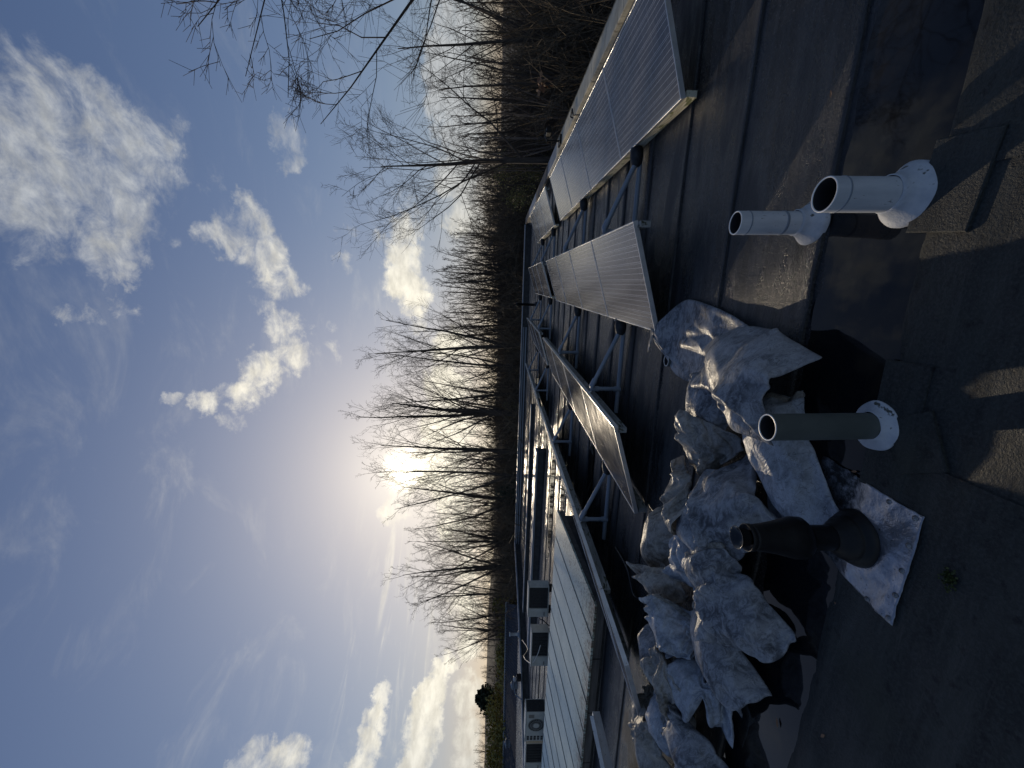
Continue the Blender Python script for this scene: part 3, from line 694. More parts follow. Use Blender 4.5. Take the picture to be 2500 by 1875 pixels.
MB().tube([(3.02, 9.8, 0.60), (3.16, 9.95, 0.64), (3.30, 10.05, 0.60)], 0.013, 8).build('arm', M['black'], t)
MB().bev(3.22, 3.34, 9.94, 10.18, 0.50, 0.60, 0.01).build('housing', M['black'], t)
MB().box(2.93, 3.12, 9.66, 9.94, 0.288, 0.34).build('clamp', M['black'], t)
t = thing('pipe_bracket', (2.98, 8.2, 0.31), 'black looped bracket hanging over the coping beside the second panel', 'bracket')
MB().tube([(2.91, 8.0, 0.18), (2.89, 8.05, 0.335), (3.0, 8.12, 0.345), (3.06, 8.22, 0.335), (2.96, 8.30, 0.34), (2.88, 8.25, 0.20)], 0.014, 8).build('loop', M['black'], t)

# lower building on the left with a ribbed dark metal roof
bl = thing('metal_roof_building', (-40, 30, -2), 'lower building with ribbed dark metal roof beyond the left-hand roof edge', 'building')
Fv = Vector((-0.242, 0.970, 0)); Rv = Vector((0.970, 0.242, 0)); A0 = Fv*21.0-Rv*11.6; Sk = (Fv*9.5-Rv*4.9)/10.67
Mb = Matrix(((-Rv.x, -Sk.x, 0, A0.x), (-Rv.y, -Sk.y, 0, A0.y), (0, 0, 1, 0), (0, 0, 0, 1)))
Lb, Db = 46.0, 10.67
zf = lambda v: -0.50+0.098*v
MB().box(0.2, Lb, -Db+0.3, -0.3, -5.2, -0.56, Mb).build('wall', M['brick'], bl)
xx = 0.0
while xx < Lb:
    rb = MB(); w_ = 1.0; ps = [(0, 0)]
    for q in range(5): ps += [(q*.2+.05, 0), (q*.2+.07, .035), (q*.2+.13, .035), (q*.2+.15, 0)]
    ps += [(1.0, 0)]
    top = [Mb @ Vector((xx+p, -Db, zf(Db)+h)) for p, h in ps]; bot = [Mb @ Vector((xx+p, 0, zf(0)+h)) for p, h in ps]
    n = len(ps); rb.add(top+bot, [(i, i+1, n+i+1, n+i) for i in range(n-1)]).build('roof_sheet', M['corr'], bl); xx += w_
MB().box(-0.1, Lb, -Db-0.25, -Db+0.02, zf(Db)-0.22, zf(Db)+0.10, Mb).build('ridge_gutter', M['cap'], bl)
for (u_, v_) in ((5.0, 5.0), (9.5, 7.5)):
    p = Mb @ Vector((u_, -v_, zf(v_)))
    MB().lathe([(0.22, 0.0), (0.22, 0.25), (0.30, 0.28), (0.0, 0.42)], p, 12).build('roof_vent', M['cap'], bl)

# ------------------------------------------------------------------ ground and woodland
def terrain(x, y):
    d = math.hypot(x, y-4)
    base = -5.0
    rise = max(0.0, d-34.0)
    th = math.degrees(math.atan2(x, y)); k = 0.17+0.016*min(1.0, max(0.0, (-37-th)/5.0)); rr = min(rise, 70.0)
    z = base + k*rr - 0.0011*rr*rr
    return z + 0.5*fbm(x, y, 0.07, 3, 4.0)*min(1, rise/10)
tv = []; tf = []
rad_ = [0, 10, 18, 24, 28, 32, 36, 40, 45, 50, 56, 62, 70, 80, 92, 106, 130, 200, 400, 900, 2500]; na = 144
for i, r_ in enumerate(rad_):
    for k in range(na):
        q = 2*math.pi*k/na; tv.append((r_*math.cos(q), 4+r_*math.sin(q), terrain(r_*math.cos(q), 4+r_*math.sin(q))))
for i in range(len(rad_)-1):
    for k in range(na):
        a, b_ = i*na+k, i*na+(k+1) % na
        tf.append((a, b_, b_+na, a+na))
g_ = MB().add(tv, tf, True); tag(g_.build('ground', M['soil']), kind='structure')

class TreeGen:
    def __init__(s, seed): s.r = random.Random(seed); s.trunk = MB(); s.crown = MB()
    def limb(s, p, d, L, r0, r1, nseg, up, jit, mb, n):
        pts = [Vector(p)]; d = Vector(d).normalized(); rr = [r0]
        for i in range(nseg):
            d = (d + Vector((s.r.gauss(0, jit), s.r.gauss(0, jit), s.r.gauss(0, jit)+up))).normalized()
            pts.append(pts[-1]+d*(L/nseg)); rr.append(r0+(r1-r0)*(i+1)/nseg)
        mb.tube(pts, rr, n, caps=False)
        return pts, rr
    def at(s, pts, rr, t):
        f = t*(len(pts)-1); i = min(int(f), len(pts)-2); u = f-i
        return pts[i].lerp(pts[i+1], u), (pts[i+1]-pts[i]).normalized(), rr[i]+(rr[i+1]-rr[i])*u
    def side(s, d, ang):
        a = Vector((s.r.gauss(0, 1), s.r.gauss(0, 1), s.r.gauss(0, .6))); a = (a-d*a.dot(d)).normalized()
        return d*math.cos(ang)+a*math.sin(ang)
    def make(s, H, r0, lean=0.0, n1=18, start=0.3, ang=42, l1=0.42, n2=8, n3=5, n4=2, up=0.10, fork=0, rt=0.007, jit=0.07):
        R_ = s.r
        pts, rr = s.limb((0, 0, -0.3), (lean, 0, 1), H*0.93, r0, 0.02, 9, 0.03, jit*0.5, s.trunk, 7)
        stems = [(pts, rr, H)]
        for k in range(fork):
            p, d, r = s.at(pts, rr, R_.uniform(0.25, 0.5))
            q = s.limb(p, s.side(d, R(R_.uniform(14, 28))), H*R_.uniform(0.45, 0.6), r*0.75, 0.015, 7, 0.07, jit*0.6, s.trunk, 6); stems.append((q[0], q[1], H*0.6))
        for (sp, sr, sh) in stems:
            m1 = n1 if sh == H else n1//2
            for i in range(m1):
                t = start+(1-start)*((i+R_.random())/m1); t = min(t, 0.985)
                p, d, r = s.at(sp, sr, t)
                L1 = sh*l1*(1.0-0.72*(t-start)/(1-start))*R_.uniform(0.7, 1.15)
                a1, b1 = s.limb(p, s.side(d, R(ang*R_.uniform(0.7, 1.2))), L1, max(r*0.38, 0.015), rt*1.3, 6, up, jit, s.trunk, 5)
                m2 = max(3, int(n2*L1/(H*l1)*1.3))
                for j in range(m2):
                    t2 = 0.22+0.76*(j+R_.random())/m2
                    p2, d2, r2 = s.at(a1, b1, min(t2, .98)); L2 = L1*0.45*(1.15-0.7*t2)*R_.uniform(.7, 1.3)
                    a2, b2 = s.limb(p2, s.side(d2, R(R_.uniform(28, 55))), L2, max(r2*0.55, rt*1.3), rt, 4, up*0.8, jit*1.5, s.crown, 4)
                    for k in range(n3):
                        t3 = 0.2+0.78*(k+R_.random())/n3
                        p3, d3, r3 = s.at(a2, b2, min(t3, .98)); L3 = max(0.18, L2*0.5*R_.uniform(.6, 1.2))
                        a3, b3 = s.limb(p3, s.side(d3, R(R_.uniform(25, 55))), L3, rt, rt*0.7, 2, up*0.5, jit*1.8, s.crown, 3)
                        for q in range(n4):
                            p4, d4, r4 = s.at(a3, b3, R_.uniform(.2, .95))
                            s.limb(p4, s.side(d4, R(R_.uniform(30, 60))), max(0.10, L3*0.5), rt*0.8, rt*0.6, 1, 0.0, jit, s.crown, 3)
        return s
TREES = {}
def variant(key, seed, bark='bark', twig='twig', **kw):
    g = TreeGen(seed).make(**kw)
    root = bpy.data.objects.new('bare_tree', None); COL.objects.link(root); root['org'] = [0, 0, 0]
    g.trunk.build('trunk', M[bark], root); g.crown.build('crown', M[twig], root)
    TREES[key] = [root, False, kw['H']]
variant('tall', 11, H=17, r0=0.25, n1=16, start=0.34, ang=30, l1=0.42, n2=8, n3=4, n4=2, up=0.10, fork=1, rt=0.0055)
variant('tall2', 23, H=17, r0=0.18, n1=15, start=0.40, ang=34, l1=0.36, n2=8, n3=4, n4=2, up=0.09, fork=1, rt=0.0055)
variant('thick', 31, H=17, r0=0.40, n1=17, start=0.36, ang=27, l1=0.48, n2=8, n3=4, n4=2, up=0.10, fork=2, rt=0.0055)
variant('multi', 47, H=14, r0=0.20, n1=17, start=0.25, ang=34, l1=0.42, n2=8, n3=5, n4=2, up=0.08, fork=3, rt=0.0055)
variant('slim', 53, H=11, r0=0.13, n1=15, start=0.2, ang=26, l1=0.30, n2=6, n3=3, n4=2, up=0.12, fork=2, rt=0.0065)
variant('slim2', 59, H=11, r0=0.12, n1=15, start=0.15, ang=34, l1=0.34, n2=6, n3=3, n4=2, up=0.08, fork=2, rt=0.0065)
variant('near', 67, H=15, r0=0.27, n1=17, start=0.50, ang=42, l1=0.48, n2=9, n3=6, n4=3, up=0.06, fork=0, rt=0.0055, lean=0.08, jit=0.09)
variant('fine', 83, H=14, r0=0.17, n1=16, start=0.25, ang=34, l1=0.40, n2=7, n3=4, n4=2, up=0.08, fork=2, rt=0.0042)
variant('limbs', 71, H=16, r0=0.26, n1=20, start=0.48, ang=54, l1=0.46, n2=9, n3=6, n4=5, up=0.03, fork=0, rt=0.0048, jit=0.14)
def put_tree(key, az, D, el, label, rot=None, group=None, base=None, wid=1.0):
    x, y = D*math.sin(R(az)), D*math.cos(R(az)); zb = terrain(x, y) if base is None else base
    top = 1.6+D*math.tan(R(el)); root, flag, H = TREES[key]
    o = root if not flag else copy_tree(root); TREES[key][1] = True
    s = (top-zb)/(H*0.99); o.location = (x, y, zb); o.scale = (s*wid, s*wid, s)
    o.rotation_euler = (0, 0, rot if rot is not None else rng.uniform(0, 6.28)); tag(o, label, 'tree', group)
    return o
put_tree('near', 16.6, 17.5, 17.6, 'dark bare tree leaning left beyond the parapet, its thin crown alone against blue sky', rot=2.9)
put_tree('limbs', 34.6, 13.0, 25.0, 'large bare tree whose budded branches reach in from the top right corner of the photo', rot=2.6, wid=1.25)
put_tree('tall', -8.1, 30, 19.3, 'tall bare tree with one long upright leader, rightmost of the tall row', rot=0.5)
put_tree('tall2', -12.0, 31, 17.3, 'tall slender bare tree, the next one left of the rightmost tall tree', rot=2.0)
put_tree('tall2', -14.6, 33, 16.6, 'thin bare tree crowding the right side of the thickest trunk', rot=4.2)
put_tree('thick', -18.3, 28, 17.6, 'bare tree with the thickest trunk and widely fanned limbs, right of the sun', rot=1.1)
put_tree('tall', -24.0, 30, 17.3, 'bare tree standing just right of the sun disc', rot=3.4)
put_tree('tall2', -27.2, 29, 17.2, 'bare tree standing just left of the sun disc', rot=0.2)
put_tree('tall', -30.0, 33, 14.8, 'bare tree with limbs sweeping left, second on the left of the sun', rot=5.0)
put_tree('multi', -35.2, 38, 10.6, 'twiggy bare tree at the right shoulder of the many-stemmed tree', rot=1.7)
put_tree('multi', -38.3, 36, 13.2, 'broad many-stemmed bare tree left of the sun, leaning limbs on its left', rot=0.3)
put_tree('slim', -41.0, 40, 9.6, 'narrow bare tree between the many-stemmed tree and the low pair at left', rot=0.9)
put_tree('slim2', -43.0, 42, 8.2, 'small bare tree holding a dark clump in its twigs', rot=2.2)
put_tree('multi', -45.3, 42, 7.3, 'leftmost bare tree of the row, bending left over the brown slope', rot=3.3)
put_tree('fine', 23.5, 19, 9.5, 'dense bare tree behind the cream coping near the top right', rot=1.2)
put_tree('fine', 20.3, 23, 9.0, 'twiggy bare tree between the dense tree and the lone leaning one', rot=2.6)
put_tree('fine', 27.5, 20, 14.0, 'upright bare tree at the right edge of the photo behind the coping', rot=0.4)
# tree tops of the close-set slender trees behind the far parapet
slimg = 'close-set slender bare trees behind the far parapet'
az = 12.0; i = 0
tops = lambda a: 4.6+1.2*math.sin(a*1.3) if a > 6.5 else (6.9 if a > 3 else 8.6+0.7*math.sin(a*2.1)) if a > -5.5 else 7.2+1.3*math.sin(a*0.9)
while az > -47:
    e = tops(az)+rng.uniform(-0.9, 0.9)
    if az < -36: e = min(e, 4.3+rng.uniform(-.5, .8))
    put_tree('slim' if i % 2 else 'slim2', az, rng.uniform(33, 46), e, 'slender brown bare tree in the close-set belt behind the far parapet', group=slimg)
    az -= rng.uniform(0.45, 0.80) if az > -8 else rng.uniform(0.75, 1.3); i += 1
az = 12.5
while az < 33:
    put_tree('slim2' if i % 2 else 'slim', az, rng.uniform(22, 36), rng.uniform(3.5, 7.0), 'slender dark bare tree in the thicket behind the right-hand coping', group='slender bare trees behind the right-hand coping')
    az += rng.uniform(0.8, 1.3); i += 1
for a, d_, e in ((17.6, 21.0, 6.0), (19.4, 20.0, 5.2), (14.9, 23.0, 4.2)):
    o = put_tree('slim', a, d_, e, {17.6: 'pale thin birch trunk rising beside the lone leaning tree', 19.4: 'pale thin birch trunk in the dark gap behind the cream coping', 14.9: 'pale thin birch trunk left of the lone leaning tree'}[a])
    for ch in o.children:
        if ch.name.startswith('trunk'):
            ch.data = ch.data.copy(); ch.data.materials[0] = M['birch']

# undergrowth nobody could count: saplings, brambles and dead stems
def clump(seed, n, h, spread):
    g = TreeGen(seed)
    for i in range(n):
        L = h*g.r.uniform(.45, 1.1)
        a, b_ = g.limb((g.r.gauss(0, spread), g.r.gauss(0, spread), -.2), (g.r.gauss(0, .28), g.r.gauss(0, .28), 1), L, 0.022, 0.007, 4, 0.02, 0.14, g.crown, 3)
        for j in range(7):
            p, d, r = g.at(a, b_, g.r.uniform(.2, .98)); a2, b2 = g.limb(p, g.side(d, R(g.r.uniform(30, 65))), L*g.r.uniform(.18, .36), 0.012, 0.006, 2, 0.04, .2, g.crown, 3)
            for q in range(2):
                p, d, r = g.at(a2, b2, g.r.uniform(.2, .95)); g.limb(p, g.side(d, R(50)), L*.1, 0.007, 0.005, 1, 0, .2, g.crown, 3)
    v = np.array([tuple(p) for p in g.crown.v], dtype=np.float32); f = np.array([q for q in g.crown.f if len(q) == 4], dtype=np.int32)
    return v, f
CL = [clump(100+i, 13, 3.6, 0.75) for i in range(4)]
def scatter(name, places, mat):
    V = []; F = []; off = 0; r_ = random.Random(9)
    for (x, y, s, sz) in places:
        v, f = CL[r_.randrange(4)]; q = r_.uniform(0, 6.28); c, sn = math.cos(q), math.sin(q)
        w_ = np.empty_like(v); w_[:, 0] = (v[:, 0]*c-v[:, 1]*sn)*s+x; w_[:, 1] = (v[:, 0]*sn+v[:, 1]*c)*s+y; w_[:, 2] = v[:, 2]*sz+terrain(x, y)
        V.append(w_); F.append(f+off); off += len(v)
    V = np.concatenate(V); F = np.concatenate(F)
    me = bpy.data.meshes.new(name); me.vertices.add(len(V)); me.vertices.foreach_set('co', V.ravel())
    me.loops.add(F.size); me.loops.foreach_set('vertex_index', F.ravel()); me.polygons.add(len(F))
    me.polygons.foreach_set('loop_start', np.arange(0, F.size, 4, dtype=np.int32)); me.polygons.foreach_set('loop_total', np.full(len(F), 4, dtype=np.int32))
    me.update(calc_edges=True); me.materials.append(mat)
    o = bpy.data.objects.new(name, me); COL.objects.link(o); return tag(o, kind='stuff')
pl_ = []
for i in range(400):
    a = rng.uniform(-44, 13); D = rng.uniform(27, 58); tgt = 1.6+D*math.tan(R((rng.uniform(1.2, 4.4) if 3 < a < 12.5 else rng.uniform(0.4, 3.0)) if a > -37 else rng.uniform(-.6, 1.2))); x, y = D*math.sin(R(a)), D*math.cos(R(a))
    if y < 23.5 or (9.5 < a < 15 and D < 30): continue
    h = max(1.2, tgt-terrain(x, y)); pl_.append((x, y, min(2.2, 0.7+h*0.16), h/3.9))
for i in range(260):
    a = rng.uniform(9, 33); D = rng.uniform(9.5, 30); tgt = 1.6+D*math.tan(R(rng.uniform(-2.0, 3.0))); x, y = D*math.sin(R(a)), D*math.cos(R(a))
    if x < 5.6 or (9 < a < 15 and D < 26): continue
    h = max(1.2, tgt-terrain(x, y)); sw = min(1.5, 0.6+h*0.10)
    if x < 4.4+2.4*sw: continue
    pl_.append((x, y, sw, h/3.9))
scatter('thicket', pl_, M['twig2'])
pl_ = []
for i in range(240):
    a = rng.uniform(-62, -41); D = rng.uniform(42, 78); tgt = 1.6+D*math.tan(R(rng.uniform(-2.2, 0.3))); x, y = D*math.sin(R(a)), D*math.cos(R(a))
    h = max(1.0, tgt-terrain(x, y)); pl_.append((x, y, 1.6, h/3.9))
for i in range(26):
    a = -46.5-i*0.52+rng.uniform(-.2, .2)
    put_tree('slim' if i % 2 else 'slim2', a, rng.uniform(72, 92), rng.uniform(0.9, 1.9), 'small bare tree on the skyline above the low metal roof', group='small bare trees on the skyline at left', wid=1.5)
scatter('slope_scrub', pl_, M['twig2'])

# leafy shrubs
def shrub(name, az, D, el, rx, mat, seed, n, label, cat='shrub', leaf=0.09, cone=False):
    x, y = D*math.sin(R(az)), D*math.cos(R(az)); zb = terrain(x, y); top = 1.6+D*math.tan(R(el)); H = top-zb; r_ = random.Random(seed)
    t = thing(name, (x, y, zb), label, cat)
    MB().tube([(x, y, zb-.2), (x+.1, y, zb+H*.5), (x, y, zb+H*.9)], [0.10, 0.06, 0.02], 6).build('trunk', M['bark'], t)
    vs = []; fs = []
    cl = [(r_.gauss(0, .42), r_.gauss(0, .42), r_.uniform(.25, .95)) for _ in range(34)]
    for i in range(n):
        c = r_.choice(cl); w_ = rx*((1.05-c[2])*1.3 if cone else (1-abs(c[2]-.5)*.9))
        p = Vector((x+c[0]*w_*1.4+r_.gauss(0, .16)*rx, y+c[1]*w_*1.4+r_.gauss(0, .16)*rx, zb+H*c[2]+r_.gauss(0, .045)*H))
        if p.z > top: p.z = top-r_.random()*.2
        a = Vector((r_.gauss(0, 1), r_.gauss(0, 1), r_.gauss(0, 1))).normalized(); b_ = a.orthogonal().normalized(); L = leaf*r_.uniform(.6, 1.3)
        o = len(vs); vs += [p, p+a*L*.5+b_*L*.3, p+a*L, p+a*L*.5-b_*L*.3]; fs.append((o, o+1, o+2, o+3))
    MB().add(vs, fs).build('crown', M[mat], t)
shrub('ivy_shrub', 12.2, 23, 1.5, 1.7, 'leaf', 5, 5200, 'yellow-green leafy shrub among bare stems beyond the corner of the parapet')
shrub('holly_bush', -28.8, 30, -0.1, 1.0, 'conifer', 6, 2600, 'dark green bush low behind the far parapet below the sun', leaf=0.12)
def conifer(az, D, el, label):
    x, y = D*math.sin(R(az)), D*math.cos(R(az)); zb = terrain(x, y); H = 1.6+D*math.tan(R(el))-zb; r_ = random.Random(4)
    t = thing('conifer', (x, y, zb), label, 'tree')
    MB().tube([(x, y, zb-.2), (x, y, zb+H*.55), (x, y, zb+H)], [0.14, 0.09, 0.015], 6).build('trunk', M['bark'], t)
    vs = []; fs = []; z = H-2.3
    while z < H*0.995:
        f = (H-z)/2.3; rr = 1.55*min(1.0, f*1.5+0.12)*(1.0 if f < 0.75 else 0.75)
        for k in range(9):
            q = r_.uniform(0, 6.28); L = rr*r_.uniform(.6, 1.2); d = Vector((math.cos(q), math.sin(q), r_.uniform(-.05, .35)))
            for j in range(12):
                u = (j+r_.random())/12; p = Vector((x, y, zb+z))+d*L*u
                for sgn in (-1, 1):
                    a = (Vector((-d.y, d.x, 0))*sgn*0.8+d*0.8+Vector((0, 0, r_.uniform(-.4, .5)))).normalized(); w_ = 0.34*(1.15-u)+0.14; n_ = Vector((0, 0, 1)).cross(a).cross(a)*0.16
                    o = len(vs); vs += [p, p+a*w_*.5+n_, p+a*w_, p+a*w_*.5-n_]; fs.append((o, o+1, o+2, o+3))
        z += 0.16*r_.uniform(.7, 1.3)
    MB().add(vs, fs).build('crown', M['conifer'], t)
conifer(-51.8, 66, 1.7, 'small dark conifer standing on the skyline above the metal roof')
shrub('ivy_shrub', -17.5, 29, -1.0, 0.9, 'leaf', 8, 1500, 'low yellowish bush behind the far parapet at the foot of the thickest trunk')
for k, (a, d_, e, rx) in enumerate(((-43.8, 44, -0.6, 1.6), (-48.5, 47, -1.0, 1.8), (-53.0, 50, -0.1, 2.4), (-55.5, 50, -0.2, 2.2), (-58.5, 48, -0.3, 2.2))):
    shrub('autumn_shrub', a, d_-6, e+0.55, rx*1.25, 'leaf', 20+k, 4200, ['thin yellowing shrub under the leftmost bare trees', 'sparse yellow shrub right of the small conifer above the metal roof', 'tall yellow-leaved shrub just left of the small conifer', 'second yellow-leaved shrub left of the conifer', 'yellow-leaved shrub at the left edge of the photo on the brown slope'][k], leaf=0.22)
r_ = random.Random(77); vs = []; fs = []
def orange(p):
    a = Vector((r_.gauss(0, 1), r_.gauss(0, 1), r_.gauss(0, 1))).normalized(); b_ = a.orthogonal().normalized(); L = 0.16
    o = len(vs); vs.extend([p, p+a*L*.5+b_*L*.35, p+a*L, p+a*L*.5-b_*L*.35]); fs.append((o, o+1, o+2, o+3))
for i in range(26):
    D = 12.6; a = R(22.6+r_.gauss(0, .35)); orange(Vector((D*math.sin(a), D*math.cos(a), 1.6+D*math.tan(R(-4.6+r_.gauss(0, .3))))))
tag(MB().add(vs, fs).build('clinging_leaves', M['deadleaf']), kind='stuff')

# ------------------------------------------------------------------ vent pipes
def vent(x, y, r, h, Rb, hb, mat, label, cone=True, joint=True):
    t = thing('vent_pipe', (x, y, 0), label, 'vent pipe')
    lx, ly = -0.010*h/0.35, 0.0
    def sh(b):
        b.v = [(v[0]+lx*(v[2]/h), v[1]+ly*(v[2]/h), v[2]) for v in b.v]; return b
    sh(MB().lathe([(r*0.99, 0.02), (r, h-0.002)], (x, y, 0), 40)).build('pipe', mat, t)
    sh(MB().lathe([(r, h-0.002), (r-0.0006, h), (r-0.0055, h), (r-0.006, h-0.003)], (x, y, 0), 40)).build('rim', M['rim'], t)
    sh(MB().lathe([(r-0.006, h-0.003), (r-0.007, 0.02), (0.0, 0.02)], (x, y, 0), 40)).build('bore', M['dark_in'], t)
    if joint:
        sh(MB().lathe([(r, h-0.052), (r+0.0016, h-0.053), (r+0.0016, h-0.058), (r, h-0.059)], (x, y, 0), 40)).build('joint_line', M['pvc_grey'], t)
    wb = lambda q, z: 1+0.02*math.sin(3*q+1)+0.012*math.sin(7*q)
    if cone: prof = [(Rb, -0.012), (Rb*1.0, 0.006), (Rb*0.9, 0.018), (r*1.30, hb*0.55), (r*1.12, hb*0.82), (r+0.006, hb), (r+0.001, hb+0.002)]
    else: prof = [(Rb, -0.010), (Rb, 0.014), (Rb*0.95, 0.020), (Rb*0.6, hb*0.6), (r+0.007, hb), (r+0.001, hb+0.002)]
    MB().lathe(prof, (x, y, 0), 40, wob=wb).build('flashing_collar', M['flash'], t)
    return t
vent(0.376, 1.671, 0.0655, 0.340, 0.122, 0.088, M['pvc_pale'], 'widest pale vent pipe with conical collar, nearest to the lower right of the roof')
t2 = vent(0.339, 2.172, 0.0575, 0.397, 0.108, 0.085, M['pvc_pale'], 'narrower pale vent pipe standing behind the widest one')
MB().lathe([(0.0580, 0.150), (0.0592, 0.151), (0.0592, 0.163), (0.0580, 0.164)], (0.335, 2.172, 0), 40).build('mastic_ring', M['pvc_grey'], t2)
vent(-0.54, 1.555, 0.0560, 0.475, 0.104, 0.042, M['pvc_olive'], 'olive-grey vent pipe rising from a flat white disc before the sacks', cone=False, joint=False)
t = thing('vent_pipe', (-0.648, 3.585, 0), 'short open pipe stub half hidden behind the tied sack', 'vent pipe')
MB().lathe([(0.052, -0.02), (0.052, 0.062)], (-0.648, 3.585, 0), 28).build('pipe', M['pvc_olive'], t)
MB().lathe([(0.052, 0.062), (0.0515, 0.064), (0.047, 0.064), (0.0465, 0.061)], (-0.648, 3.585, 0), 28).build('rim', M['rim'], t)
MB().lathe([(0.0465, 0.061), (0.046, 0.0), (0, 0)], (-0.648, 3.585, 0), 28).build('bore', M['dark_in'], t)

# black vent terminal on a beaten lead plate
bxp = (-1.046, 1.515, 0.0)
t = thing('vent_terminal', bxp, 'black plastic vent terminal with flared cowl on a screwed lead sheet', 'vent')
MB().lathe([(0.086, 0.004), (0.124, 0.010), (0.122, 0.02), (0.112, 0.040), (0.098, 0.052), (0.094, 0.058), (0.093, 0.075), (0.080, 0.082), (0.078, 0.098), (0.064, 0.104), (0.062, 0.122), (0.0545, 0.126), (0.0545, 0.13)], bxp, 44).build('rubber_collar', M['black'], t)
MB().lathe([(0.0535, 0.05), (0.0535, 0.245)], bxp, 40).build('pipe', M['black'], t)
MB().lathe([(0.05, 0.246), (0.074, 0.245), (0.088, 0.262), (0.0885, 0.300), (0.080, 0.335), (0.070, 0.375), (0.060, 0.430), (0.055, 0.47), (0.052, 0.485), (0.040, 0.487)], bxp, 44).build('cowl', M['black'], t)
MB().lathe([(0.058, 0.485), (0.0585, 0.505), (0.056, 0.507), (0.0555, 0.487), (0.03, 0.486)], bxp, 40).build('lower_ring', M['black'], t)
MB().lathe([(0.036, 0.500), (0.038, 0.530), (0.048, 0.546), (0.0495, 0.548), (0.047, 0.5485), (0.036, 0.532), (0.018, 0.520), (0.0, 0.517)], bxp, 40).build('cap_dish', mat_plain('polished_black', (0.012, 0.012, 0.013), (0.02, 0.02, 0.02), 8, (0.12, 0.2)), t)
def lead_z(x, y):
    z = 0.013+0.005*fbm(x, y, 9, 3, 1.5)+0.004*max(0, math.sin((x*0.5+y)*46)*math.exp(-((y-1.36)/0.06)**2))
    e = 1.545
    if y > e-0.03: z -= 0.024*min(1.0, (y-e+0.03)/0.10)
    d = math.hypot(x-bxp[0], y-bxp[1])
    z += 0.006*math.exp(-((d-0.14)/0.03)**2)
    return z
A, B_, C_, D_ = (-0.802, 1.282), (-1.285, 1.282), (-0.784, 1.80), (-1.215, 1.84)
nn = 54; vs = []; fs = []
for j in range(nn+1):
    for i in range(nn+1):
        u, v = i/nn, j/nn
        x = (A[0]*(1-u)+B_[0]*u)*(1-v)+(C_[0]*(1-u)+D_[0]*u)*v; y = (A[1]*(1-u)+B_[1]*u)*(1-v)+(C_[1]*(1-u)+D_[1]*u)*v
        if i in (0, nn): x += 0.006*fbm(y, 0, 12, 3, 2.0)
        if j in (0, nn): y += 0.006*fbm(x, 0, 12, 3, 5.0)
        vs.append((x, y, lead_z(x, y)))
for j in range(nn):
    for i in range(nn): a = j*(nn+1)+i; fs.append((a+nn+1, a+nn+2, a+1, a))
lp = MB().add(vs, fs, True).build('lead_sheet', M['lead'], t)
so_ = lp.modifiers.new('thickness', 'SOLIDIFY'); so_.thickness = 0.0022; so_.offset = -1
for (px, py) in ((-0.822, 1.313), (-0.935, 1.306), (-1.045, 1.303), (-1.155, 1.300), (-1.262, 1.300), (-0.815, 1.42), (-0.800, 1.60), (-1.262, 1.40)):
    z = lead_z(px, py)
    MB().lathe([(0.011, 0.0), (0.011, 0.002), (0.0075, 0.0025), (0.007, 0.0065), (0.0, 0.007)], (px, py, z), 10).build('screw', M['steel'], t)

# small litter
def leaf_mesh(x, y, z, a, s, label):
    b = MB(); Mx = Matrix.Translation((x, y, z)) @ Matrix.Rotation(a, 4, 'Z')
    P_ = [(-1, 0, .05), (-.5, .32, .14), (.1, .38, .10), (.7, .2, .05), (1.1, 0, .12), (.7, -.22, .04), (.1, -.4, .12), (-.5, -.3, .05), (0, 0, .0)]
    vs = [Mx @ Vector((p[0]*s, p[1]*s, p[2]*s)) for p in P_]
    b.add(vs, [(k, (k+1) % 8, 8) for k in range(8)])
    return tag(b.build('dead_leaf', M['deadleaf'], None), label, 'leaf', 'dead leaves lying on the roof')
leaf_mesh(-1.43, 1.535, -0.014, 1.2, 0.024, 'dead leaf lying at the water edge beside the lead sheet')
leaf_mesh(-2.36, 1.70, -0.012, 0.4, 0.026, 'orange dead leaf floating by the sacks near the left edge')
leaf_mesh(-0.78, 1.62, -0.012, 2.0, 0.015, 'small dead leaf between the white disc and the lead sheet')
leaf_mesh(0.30, 1.78, -0.012, 0.9, 0.014, 'tiny dead leaf in the puddle right of the widest pipe')
leaf_mesh(0.93, 2.2, 0.004, 0.2, 0.018, 'dead leaf on the felt at the right edge of the photo')
leaf_mesh(-2.07, 1.43, 0.004, 2.7, 0.018, 'pale dead leaf on the near felt at the lower left')
r_ = random.Random(5); vs = []; fs = []
for i in range(160):
    p = Vector((-0.96+r_.gauss(0, .016), 1.158+r_.gauss(0, .012), 0.004+abs(r_.gauss(0, .004)))); a = Vector((r_.gauss(0, 1), r_.gauss(0, 1), 1)).normalized()*0.010; b_ = a.orthogonal()*0.3
    o = len(vs); vs += [p, p+a*.5+b_, p+a, p+a*.5-b_]; fs.append((o, o+1, o+2, o+3))
tag(MB().add(vs, fs).build('moss', M['moss']), kind='stuff')

